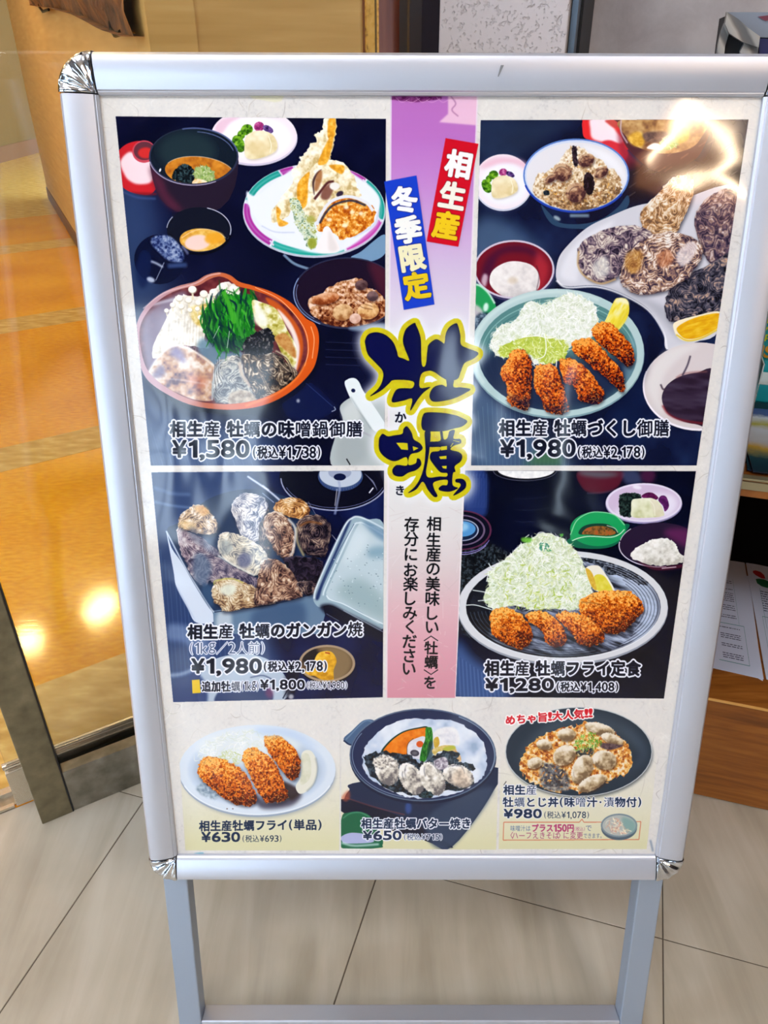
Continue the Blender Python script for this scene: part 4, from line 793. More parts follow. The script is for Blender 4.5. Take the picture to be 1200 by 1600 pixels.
    P(K(660, 330, 740, 270, 720, 380, 690, 470, 660, 470), (20, 20, 36), .9, 3); E(455, 1088, 4, 4, (200, 200, 210), a=.8, soft=1)
    E(511, 1038, 44, 30, (30, 22, 22)); E(511, 1036, 44, 29, (168, 144, 118)); E(511, 1036, 40, 25.5, (86, 64, 44)); cl = raster([ell(511, 1036, 40, 26)]); P(K(820, 200, 950, 210, 1000, 280, 960, 360, 900, 380, 860, 240), (150, 126, 90), .7, 3, clip=cl)
    P(K(730, 240, 800, 200, 830, 260, 780, 310), (24, 20, 26), .9, 2, clip=cl); N(K(805, 270, 830, 230, 890, 225, 920, 270, 905, 320, 900, 380, 840, 370, 800, 350, 760, 355, 750, 330, 810, 310), [(190, 130, 20), (226, 168, 36), (240, 196, 70)], 6, 1, clip=cl, shade=.3); L(K(860, 230, 885, 235), 2, (170, 60, 30))
    clip_to(None)

def photo_teishoku():
    clip_to('p4')
    N([(705, 728), (1095, 728), (1095, 1100), (705, 1100)], [(2, 3, 20), (4, 7, 28), (8, 13, 42)], 60, 1, smooth=False)
    A = Q(700, 720, 6); B = Q(890, 720, 5.714); D = Q(700, 940, 3)
    P(A(140, 80, 350, 90, 370, 400, 330, 520, 150, 460), (34, 56, 120), .95, 3); P(A(140, 80, 240, 100, 230, 300, 140, 420), (150, 170, 206), .6, 8)
    for k in range(26): L(A(160+k*8, 100+k % 4*20, 180+k*7, 440), .9, (90, 116, 176) if k % 2 else (16, 26, 80), .35)
    P(D(30, 180, 120, 260, 200, 330, 300, 460, 30, 460), (60, 92, 150), .9, 8)
    for k in range(24): L(D(40+k*9, 250+k*6, 50+k*9, 450), 1, (130, 156, 196) if k % 2 else (20, 40, 90), .3)
    E(820, 735, 50, 16.5, (60, 62, 80)); E(820, 735, 48.5, 15, (10, 12, 24)); N(ell(822, 733, 45, 14.5), [(220, 220, 224), (240, 240, 240), (250, 250, 250)], 5, 1)
    for k in range(4): L(ell(820, 765+k*18, 52, 14, 0, 40, 110, 12), .9, (50, 60, 70), .5, .4, False)
    N([(712, 850), (740, 838), (770, 850), (800, 870), (770, 900), (760, 940), (790, 980), (740, 1000), (712, 960)], [(6, 8, 14), (20, 26, 32), (60, 70, 80)], 3, 1.8, soft=3)
    for k, (rx, ry, c) in enumerate(((46, 31, (90, 40, 70)), (43, 29, (10, 12, 30)), (36, 24, (110, 90, 120)), (33, 22, (14, 14, 34)), (26, 17, (170, 180, 206)), (24, 15.5, (20, 34, 66)))): E(722, 828, rx, ry, c)
    E(723, 826, 20, 12, (80, 146, 206)); E(720, 823, 12, 7, (160, 206, 232), a=.8, soft=2); ring(722, 833, 45, 30, 1.2, (130, 110, 190), 20, 100); ring(722, 837, 43, 29, 1, (170, 160, 226), 30, 100)
    # maroon bowl at the back, dish of pickles
    P(B(80, 90, 460, 90, 460, 180, 400, 250, 250, 290, 120, 250), (84, 22, 40), 1, 1.5); P(B(90, 90, 340, 95, 440, 120, 300, 150, 120, 130), (90, 100, 110), .8, 3); L(B(150, 290, 300, 280, 400, 260), 1.6, (90, 90, 110), .6, .8); P(B(470, 90, 600, 90, 640, 190, 500, 200), (70, 80, 120), .7, 3); P(B(640, 90, 760, 90, 740, 190, 650, 180), (90, 30, 70), .7, 3)
    E(1005.6, 787, 60, 31, (140, 130, 176)); E(1005.6, 785, 59.5, 30.5, (224, 216, 236)); E(1006, 785, 56, 27.5, (206, 186, 216)); P(B(700, 300, 900, 300, 960, 390, 880, 490, 700, 520, 500, 510, 400, 450), (232, 228, 244), .85, 4); E(995, 761, 7, 3, (240, 240, 250), 10, .8, 1)
    N(B(440, 330, 480, 290, 600, 290, 640, 340, 560, 440, 540, 500, 450, 480), [(6, 12, 16), (20, 36, 34), (50, 66, 60)], 3, 1.5, rag=.6); N(B(640, 320, 680, 285, 740, 285, 790, 330, 740, 350), [(60, 10, 50), (110, 30, 90)], 4, 1.2); N(B(790, 350, 815, 310, 860, 320, 885, 400, 850, 450, 830, 400), [(60, 16, 70), (110, 40, 110)], 4, 1.2)
    N(B(555, 350, 610, 335, 700, 330, 740, 335, 800, 370, 838, 460, 830, 490, 720, 505, 560, 500, 548, 430), [(190, 194, 140), (222, 224, 190), (236, 238, 216)], 14, 1, shade=.2); P(B(720, 345, 800, 380, 835, 460, 825, 488, 760, 490), (222, 214, 190), .7, 1); L(B(700, 340, 750, 400, 760, 490), 1.2, (240, 240, 220), .8)
    # green sauce boat
    P(B(0, 690, 30, 760, 120, 780, 300, 780, 420, 740, 495, 640, 495, 560), (16, 100, 70)); E(934, 826, 43.5, 27, (20, 150, 84)); P(B(5, 650, 60, 530, 160, 465, 260, 452, 400, 480, 490, 570, 480, 640, 360, 680, 180, 672, 80, 690, 20, 715), (24, 158, 88)); P(B(80, 650, 110, 590, 200, 560, 340, 565, 420, 620, 430, 650, 340, 670, 180, 660), (18, 60, 46))
    N(B(110, 650, 150, 600, 240, 580, 340, 590, 410, 640, 340, 665, 180, 655), [(60, 40, 30), (150, 100, 40), (176, 80, 40)], 6, 1.2); L(B(5, 660, 60, 535, 160, 468, 260, 455, 400, 482, 490, 572), 1.5, (150, 220, 170), .9); L(B(20, 712, 80, 688, 180, 672, 360, 680, 440, 655, 488, 610), 1.5, (206, 240, 214), .9); L(B(330, 575, 400, 600, 430, 640), 1.5, (220, 236, 206), .7)
    # clear bowl of white sauce
    E(1030, 850, 63, 34, (40, 26, 50), a=.9); P(B(840, 640, 920, 600, 1060, 620, 1060, 760, 960, 730), (96, 34, 84), .85, 4); ring(1030, 852, 63, 33.5, 1.6, (216, 206, 226), 80, 190); ring(1028, 850, 60, 34, 1.1, (210, 206, 220), 190, 225); P(B(590, 880, 760, 945, 1010, 920, 1010, 950, 760, 975), (90, 24, 46), .8, 1.5); L(B(820, 958, 950, 945), 1.5, (220, 206, 220), .8)
    N(B(540, 840, 600, 770, 690, 720, 760, 695, 860, 688, 940, 730, 970, 800, 1020, 860, 1010, 900, 880, 930, 740, 930, 600, 890), [(186, 182, 172), (216, 214, 206), (232, 230, 224), (244, 243, 240)], 6, 1.2, rag=.6, shade=.3)
    # big plate
    E(881, 953, 164, 89, (10, 14, 34), a=.8, soft=3); E(879, 950, 164.5, 89.5, (150, 156, 170)); E(879, 948, 164, 88, (214, 216, 222)); E(880, 948, 152, 79, (50, 54, 70)); cl = raster([ell(880, 948, 152, 79)])
    N(ell(880, 950, 146, 75), [(20, 24, 36), (60, 66, 84), (120, 130, 156), (176, 190, 216)], 14, 1.6, clip=cl, ang=20, st=5)
    P([(940, 870), (985, 885), (1020, 920), (1028, 960), (1005, 1000), (985, 1000), (1005, 960), (980, 920), (950, 900)], (190, 206, 232), .85, 4, clip=cl); N(B(100, 840, 200, 840, 400, 900, 560, 960, 700, 1090, 640, 1110, 500, 1040, 330, 1000, 260, 930, 150, 900), [(10, 12, 20), (34, 40, 52), (110, 120, 136)], 3, 1.9, clip=cl, rag=.8)
    P([(715, 900), (760, 880), (775, 960), (770, 1000), (850, 1022), (940, 1015), (900, 1030), (820, 1028), (750, 1000), (722, 960)], (12, 16, 26), .9, 4, clip=cl)
    for k in range(12):
        ring(880, 949, 150-k*2.6, 77-k*1.4, 1, (20, 22, 40) if k % 2 else (180, 190, 214), 290+k*3, 420-k*4, 0, .65, clip=cl); ring(880, 949, 149-k*3, 77-k*1.8, 1, (90, 100, 110) if k % 2 else (8, 8, 16), 60+k*3, 175, 0, .5, clip=cl)
    ring(880, 950, 151, 78.5, 1.6, (226, 230, 236), 20, 160, 0, .8); E(760, 868, 30, 14, (120, 128, 140), -40, .35, 5, clip=cl)
    CB = [(226, 238, 226), (246, 250, 246), (236, 242, 226), (206, 222, 170), (250, 252, 248), (255, 255, 255), (190, 206, 130)]
    shreds([(757, 938), (762, 915), (764, 893), (790, 872), (812, 852), (842, 834), (870, 836), (888, 848), (905, 870), (924, 908), (922, 940), (890, 952), (860, 950), (830, 952), (800, 945), (775, 952)], 1250, CB, 6, 18, 1.15, base=[(170, 190, 140), (214, 224, 196), (238, 242, 232)], seed=8)
    shreds(A(560, 1000, 800, 980, 1100, 1000, 1180, 1250, 1100, 1350, 800, 1400, 560, 1350), 130, [(160, 190, 60), (190, 206, 90), (220, 230, 160)], 5, 14, 1.7, seed=12); shreds(A(860, 780, 930, 780, 960, 840, 870, 850), 26, [(20, 110, 90), (60, 150, 100)], 3, 7, 1.5)
    for q in (A(230, 1210, 350, 1230, 400, 1260), A(170, 1350, 260, 1350, 400, 1390), A(280, 1310, 400, 1300), A(380, 1040, 360, 1130), A(380, 960, 420, 1010, 480, 960, 560, 930), A(690, 770, 660, 800), A(760, 690, 720, 720)): L(q, 1.5, (236, 244, 240), .9)
    P(A(690, 720, 780, 720, 770, 760, 700, 760), (110, 190, 60), .9, .8); P(A(1040, 690, 1080, 680, 1070, 710), (90, 180, 60), .9, .6)
    P(B(140, 960, 240, 930, 300, 980, 400, 1150, 350, 1180, 240, 1160, 190, 1110), (238, 234, 220)); N(B(215, 1040, 260, 1010, 320, 1040, 385, 1160, 340, 1175, 240, 1150), [(216, 200, 40), (232, 220, 100)], 7, 1); N(B(140, 960, 200, 1000, 240, 1150, 190, 1110), [(206, 160, 40), (226, 190, 80)], 4, 1)
    for q in ([(905, 938), (925, 927), (955, 922), (985, 925), (1000, 938), (1006, 952), (996, 964), (975, 985), (950, 990), (925, 978), (908, 962)],
              [(868, 963), (880, 955), (900, 957), (920, 966), (938, 982), (944, 998), (930, 1008), (905, 1006), (890, 985)],
              [(820, 963), (835, 954), (855, 957), (872, 970), (884, 990), (884, 1003), (868, 1011), (853, 1002), (845, 985)],
              [(766, 975), (768, 955), (785, 948), (803, 953), (820, 965), (831, 985), (829, 1003), (813, 1014), (790, 1006), (772, 993)]):
        cutlet(q, FRY)
    L([(908, 940), (940, 945), (965, 965)], 1.6, (120, 46, 16), .7, .6)
    clip_to(None)

def tile_bg(k):
    clip_to(k)
    x0, y0, x1, y1 = PANELS[k][0][0]-10, 1095, PANELS[k][1][0]+10, 1335
    mk = raster([[(x0, y0), (x1, y0), (x1, y1), (x0, y1)]]); h, w = mk[0].shape
    t = np.clip((np.arange(h)/h-.25)*1.5, 0, 1)[:, None]*np.ones((1, w)); m = mk[0]*(.25+.75*t)
    comp((m.astype(np.float32), mk[1], mk[2]), ramp(t, [(226, 222, 220), (224, 220, 196), (216, 212, 172)]))

def photo_small():
    # fried oysters on a white oval plate
    tile_bg('b1'); K = Q(260, 1090, 4.286)
    E(404, 1209, 121, 69, (120, 132, 146), a=.5, soft=2.5); E(402, 1205, 122.5, 71, (150, 164, 184)); E(402, 1202, 122.5, 70, (214, 224, 236)); E(402, 1202, 108, 59, (196, 210, 228), soft=2); E(402, 1203, 100, 53, (170, 186, 206), a=.8, soft=3)
    P([(310, 1160), (360, 1140), (430, 1140), (470, 1160), (440, 1190), (330, 1190)], (226, 232, 234), .9, 6); shreds(K(230, 350, 350, 250, 600, 220, 660, 300, 520, 400, 240, 420), 260, [(226, 230, 226), (240, 242, 240), (214, 222, 210)], 6, 16, 1.2, seed=31); shreds(K(340, 400, 400, 360, 490, 380, 490, 450, 400, 430), 60, [(190, 200, 130), (206, 214, 170)], 4, 10, 1.3)
    N(K(200, 600, 260, 570, 350, 640, 330, 680, 240, 650), [(120, 140, 160), (200, 214, 226)], 4, 1.4, soft=1.5); P(K(590, 640, 700, 700, 900, 640, 840, 720, 640, 740), (46, 40, 60), .8, 3); P(K(780, 560, 900, 620, 880, 660, 820, 680), (40, 26, 30), .9, 2)
    P(K(905, 375, 960, 350, 1000, 400, 1012, 480, 990, 570, 940, 625, 890, 640, 866, 590, 900, 520), (226, 224, 210)); N(K(905, 385, 950, 375, 970, 450, 960, 540, 900, 580, 905, 480), [(206, 206, 180), (224, 222, 204)], 6, 1); L(K(1000, 400, 1012, 480, 990, 570, 940, 625), 1.6, (90, 100, 110), .6, .8)
    cutlet(K(655, 270, 690, 250, 760, 255, 820, 300, 880, 370, 898, 440, 885, 520, 845, 550, 790, 510, 740, 440, 690, 370)); cutlet(K(510, 400, 540, 345, 590, 330, 650, 370, 720, 420, 770, 520, 800, 600, 812, 670, 740, 700, 660, 690, 600, 600, 560, 520)); cutlet(K(215, 460, 250, 400, 340, 398, 420, 430, 500, 470, 560, 560, 600, 640, 600, 700, 530, 722, 420, 690, 310, 610, 225, 535))
    ring(402, 1203, 121, 69, 2, (236, 242, 248), 20, 160, 0, .8); E(355, 1263, 1, .8, (60, 30, 30)); E(364, 1263, 1, .8, (90, 60, 60)); P(K(600, 200, 850, 220, 1050, 360, 1000, 330, 800, 260, 640, 250), (180, 202, 232), .7, 4)
    # butter-grilled oysters in a pan
    tile_bg('b2'); K = Q(520, 1090, 4.444)
    P(K(80, 700, 115, 640, 200, 580, 1120, 480, 1118, 640, 830, 1030, 640, 990, 80, 790), (28, 40, 70)); P(K(80, 700, 460, 820, 830, 1030, 640, 990, 80, 800), (14, 20, 46)); P(K(700, 780, 1118, 620, 830, 1030, 660, 980), (54, 70, 96), .8, 3); L(K(85, 690, 300, 760, 500, 810), 1.6, (130, 60, 60), .7, .6); E(638, 1262, 5, 9, (50, 80, 150), a=.8, soft=1.5); P(K(60, 690, 110, 640, 120, 690, 90, 720), (190, 80, 50), .6, 1.5)
    P(K(75, 285, 130, 230, 215, 155, 290, 160, 260, 230, 130, 325), (70, 96, 130)); L(K(75, 295, 130, 325, 200, 280), 2.4, (30, 44, 76)); L(K(90, 290, 215, 165, 280, 165), 1.2, (140, 166, 190), .7, .5)
    E(661, 1183, 114.5, 73, (20, 28, 56)); E(660.6, 1179, 114.5, 72.5, (86, 104, 130)); E(660.6, 1179, 112.5, 70.5, (32, 42, 78)); ring(660.6, 1179, 110, 68, 1.2, (110, 130, 160), 100, 210); ring(660.6, 1180, 112, 70, 1.4, (130, 150, 176), 300, 380)
    pap = K(205, 430, 230, 330, 300, 250, 400, 180, 540, 140, 680, 148, 840, 160, 960, 220, 1040, 300, 1070, 400, 1060, 500, 1020, 570, 900, 640, 780, 680, 640, 695, 500, 680, 420, 650, 320, 600, 240, 540); N(pap, [(150, 170, 200), (190, 204, 226), (214, 222, 236), (230, 236, 246)], 22, 1.3, 3, rag=.8); cl = raster([spline(pap)])
    P(K(340, 390, 380, 310, 480, 235, 600, 203, 660, 203, 650, 290, 540, 310, 510, 400), (20, 50, 40)); N(K(352, 388, 395, 310, 490, 240, 600, 212, 655, 212, 648, 290, 540, 305, 505, 395), [(206, 96, 10), (232, 120, 16), (240, 150, 50)], 9, 1); N(K(515, 380, 530, 310, 590, 275, 640, 270, 660, 340, 620, 420, 560, 415), [(206, 204, 214), (232, 230, 236)], 6, 1); E(648, 1176, 7, 5, (60, 56, 70), 10); E(648, 1176, 4, 2.6, (110, 110, 116), a=.8, soft=.8); E(656, 1162, 5.5, 5, (214, 86, 30)); L(K(515, 390, 520, 320, 560, 280), 1, (40, 30, 50), .8)
    N(K(645, 210, 670, 203, 688, 215, 694, 300, 670, 380, 640, 440, 604, 430, 620, 340, 640, 290), [(10, 70, 20), (30, 120, 30), (80, 160, 50)], 3, 1.4, ang=95); P(K(660, 330, 694, 300, 690, 420, 650, 440), (10, 40, 50), .7, 1.2)
    N(K(700, 240, 780, 200, 860, 220, 880, 320, 820, 330, 720, 340), [(206, 206, 216), (232, 230, 234), (240, 240, 240)], 9, 1, soft=1); N(K(700, 290, 730, 270, 740, 320, 710, 350), [(190, 150, 40), (214, 180, 80)], 4, 1); N(K(690, 360, 760, 330, 830, 330, 850, 345, 850, 370, 740, 370, 710, 400), [(200, 170, 80), (226, 206, 150)], 4, 1.2); P(K(770, 345, 835, 330, 850, 350, 780, 370), (176, 180, 50), .9, .6); N(K(840, 360, 880, 390, 890, 440, 850, 430), [(200, 150, 90), (226, 196, 150)], 4)
    N(K(215, 410, 280, 380, 400, 375, 520, 390, 600, 440, 700, 410, 760, 370, 860, 380, 880, 440, 970, 460, 980, 500, 900, 530, 990, 600, 900, 640, 760, 640, 680, 690, 560, 680, 400, 640, 260, 520), [(6, 10, 20), (24, 36, 50), (70, 86, 100)], 4, 1.9, clip=cl, rag=1.4)
    OY = [(110, 104, 106), (166, 158, 150), (206, 198, 186), (232, 226, 216), (246, 242, 238)]
    for x, y, rx, ry, rot in ((375, 500, 18, 25, -20), (545, 560, 17, 27, -30), (690, 560, 18, 28, -28), (870, 540, 25, 17, 22)):
        cx, cy = 520+x/4.444, 1090+y/4.444; N(ell(cx, cy, rx, ry, rot), OY, 7, 1.3, shade=.6, rag=.7)
        r = np.random.default_rng(int(x))
        for k in range(9): a = r.uniform(150, 330); L(ell(cx+r.normal()*2, cy-ry*.25, rx*r.uniform(.4, .9), ry*r.uniform(.4, .8), rot, a, a+60, 8), 1.2, (60, 60, 70) if k % 2 else (250, 248, 246), .7, .3, False)
    N(K(280, 430, 350, 400, 440, 430, 450, 480, 360, 500, 300, 480), OY, 3, 2.2, soft=.6, rag=.8); N(K(700, 440, 780, 410, 800, 470, 740, 500), [(110, 100, 116), (176, 166, 180), (230, 226, 230)], 3, 1.6, soft=.6); P(K(820, 560, 900, 480, 960, 600, 880, 620), (226, 196, 166), .5, 3)
    N(K(620, 660, 680, 650, 690, 690, 620, 690), [(6, 20, 26), (60, 90, 100)], 2, 1.6)
    P(K(62, 830, 110, 795, 190, 790, 260, 820, 300, 900, 345, 980, 345, 1020, 320, 1040, 62, 1040), (24, 96, 66)); P(K(62, 960, 130, 935, 240, 950, 280, 1000, 100, 1010, 62, 990), (170, 176, 216)); L(K(62, 1005, 150, 1025, 320, 1015), 3, (206, 226, 226), .8, .8); L(K(70, 835, 120, 802, 190, 795, 255, 825), 1.6, (90, 170, 130), .7, .6)
    # oyster and egg on rice
    tile_bg('b3'); K = Q(770, 1090, 4.138)
    E(906, 1178, 114, 69, (30, 40, 50), a=.6, soft=2); E(904, 1174, 115, 70, (190, 196, 200)); E(904, 1174, 113.5, 68.7, (34, 48, 64)); P([(810, 1190), (830, 1150), (880, 1120), (940, 1118), (985, 1140), (1000, 1170), (950, 1140), (880, 1140), (840, 1180), (850, 1220)], (62, 78, 92), .7, 7); P([(970, 1130), (1005, 1160), (1005, 1190), (960, 1220), (1000, 1180)], (58, 76, 96), .7, 6)
    cl = raster([ell(904, 1174, 112, 67)]); EG = [(130, 60, 30), (196, 110, 40), (226, 160, 70), (240, 206, 140), (236, 220, 200)]
    N(K(165, 450, 200, 370, 240, 300, 320, 240, 420, 200, 540, 185, 620, 155, 740, 190, 830, 260, 880, 310, 905, 400, 860, 490, 780, 520, 680, 560, 600, 610, 480, 590, 400, 620, 300, 570, 230, 530), EG, 4, 2.0, clip=cl, rag=1.6)
    N(K(330, 420, 460, 460, 500, 560, 470, 600, 340, 590, 300, 500), [(30, 34, 50), (70, 80, 100), (150, 150, 150)], 4, 1.7, soft=1.5, a=.85, clip=cl); N(K(540, 340, 640, 320, 640, 370, 560, 390), [(30, 34, 40), (80, 80, 80)], 3, 1.3, soft=1.2, clip=cl)
    shreds(K(170, 450, 240, 300, 420, 200, 740, 190, 900, 400, 800, 520, 560, 600, 240, 530), 330, [(240, 190, 100), (222, 130, 50), (250, 220, 160), (176, 90, 40), (236, 160, 70)], 3, 8, 1.8, clip=cl, seed=17)
    OY = [(120, 96, 70), (170, 144, 110), (206, 184, 150), (226, 212, 188), (240, 230, 214)]
    for x, y, rx, ry, rot in ((475, 235, 14, 10, 0), (690, 200, 24, 9, 15), (770, 265, 18, 8, 20), (462, 370, 19, 15, -35), (720, 400, 19, 15, 15), (575, 460, 15, 24, 25), (640, 550, 24, 11, -25), (330, 300, 12, 8, 10), (270, 420, 12, 9, -20)):
        cx, cy = 770+x/4.138, 1090+y/4.138; E(cx+1.4, cy+2.4, rx, ry, (60, 36, 26), rot, .6, 1.2, clip=cl); N(ell(cx, cy, rx, ry, rot), OY, 8, 1.2, shade=.55, clip=cl, rag=.5); L(ell(cx, cy, rx*.8, ry*.75, rot, 20, 150, 10), 1, (110, 80, 60), .5, .4, False)
    N(K(700, 290, 800, 300, 840, 310, 760, 335, 700, 320), [(60, 40, 50), (110, 86, 90)], 3, 1.3, soft=.6, clip=cl); shreds(K(530, 290, 580, 230, 640, 220, 690, 270, 680, 310, 600, 345, 540, 330), 110, [(110, 170, 50), (160, 206, 90), (206, 230, 150), (80, 140, 40)], 4, 11, 1.4, clip=cl, seed=19)
    L([(787, 1226), (791, 1220)], 1, (20, 20, 20))
    clip_to(None)

def brush_title():
    q = Q(550, 480, 5); H = Q(550, 480, 5)
    ink = [H(105, 300, 103, 255, 130, 210, 190, 195, 260, 215, 320, 270, 350, 340, 362, 385, 400, 400, 444, 418, 440, 390, 415, 330, 398, 270, 405, 210, 430, 160, 487, 122, 500, 140, 522, 190, 538, 260, 545, 445, 575, 450, 588, 340, 600, 290, 655, 250, 700, 270, 722, 282, 732, 210, 760, 155, 812, 125, 830, 150, 846, 220, 850, 290, 900, 320, 985, 355, 950, 400, 880, 435, 850, 500, 825, 558, 760, 572, 700, 545, 650, 510, 600, 496, 540, 525, 530, 628, 612, 622, 560, 665, 510, 725, 455, 808, 470, 715, 400, 730, 315, 742, 320, 690, 352, 640, 410, 632, 472, 630, 475, 578, 330, 568, 285, 600, 225, 652, 140, 695, 205, 635, 238, 570, 240, 500, 180, 430, 125, 370),
           H(605, 700, 615, 655, 645, 620, 700, 605, 740, 620, 738, 550, 795, 550, 792, 622, 850, 626, 925, 640, 880, 672, 820, 702, 760, 722, 690, 735, 630, 735),
           H(210, 1040, 222, 1005, 242, 988, 280, 1008, 330, 1000, 392, 988, 402, 950, 430, 930, 466, 980, 482, 1030, 530, 1062, 552, 1100, 520, 1132, 455, 1152, 440, 1230, 498, 1218, 508, 1182, 532, 1190, 540, 1232, 500, 1272, 440, 1292, 390, 1322, 330, 1312, 315, 1270, 350, 1232, 430, 1235, 424, 1170, 340, 1202, 270, 1180, 215, 1120),
           H(543, 890, 552, 850, 580, 822, 700, 824, 800, 842, 860, 865, 900, 892, 860, 930, 800, 946, 720, 966, 620, 970, 560, 960, 543, 930),
           H(568, 975, 612, 970, 606, 1100, 592, 1200, 578, 1290, 600, 1330, 680, 1322, 738, 1322, 742, 1295, 690, 1288, 640, 1232, 608, 1180, 622, 1132, 680, 1122, 690, 1092, 604, 1090, 606, 1052, 690, 1042, 688, 975, 706, 970, 716, 1030, 745, 1022, 762, 968, 802, 962, 792, 1025, 845, 1030, 848, 1062, 792, 1082, 770, 1112, 832, 1130, 860, 1158, 850, 1202, 802, 1242, 808, 1282, 788, 1298, 786, 1388, 828, 1412, 762, 1440, 690, 1432, 678, 1412, 706, 1390, 742, 1388, 740, 1346, 640, 1366, 642, 1420, 668, 1472, 640, 1480, 592, 1425, 552, 1362, 502, 1422, 438, 1450, 490, 1402, 530, 1340, 560, 1250, 574, 1120),
           H(812, 1342, 862, 1340, 890, 1368, 886, 1410, 842, 1448, 790, 1470, 822, 1428, 848, 1392, 838, 1372, 810, 1366)]
    hole = [H(345, 1058, 400, 1058, 434, 1062, 438, 1115, 385, 1110), H(474, 1085, 520, 1100, 480, 1122), H(694, 1088, 742, 1082, 742, 1112, 694, 1118), H(680, 1166, 738, 1160, 738, 1184, 690, 1186), H(700, 1240, 740, 1238, 738, 1262, 712, 1258)]
    mk = raster([spline(c, 4) for c in ink], 40)
    o = dilate(mk, 7.6*CS); g = soften(dilate(mk, 11*CS), 7*CS)
    comp(g, (236, 238, 244), .95); comp(o, (206, 196, 24)); m = o[0]; comp((m*np.clip(fbm(m.shape[1], m.shape[0], 14, 77)*2-.9, 0, 1)*.5, o[1], o[2]), (190, 156, 40))
    comp(mk, (8, 12, 66))
    ed = (np.clip(mk[0]-blur(mk[0], 6)*1.0, 0, 1), mk[1], mk[2]); comp(ed, (6, 6, 24), .9)
    for c in hole: P(c, (206, 196, 24), smooth=False)
    L(H(790, 1040, 840, 1052), 1.1, (206, 196, 24)); L(H(770, 1090, 790, 1060), 1.6, (206, 196, 24), .8)
    charat('か', 626, 652, 19, 3, bold=.5); charat('き', 625, 766, 17, 2, bold=.4)

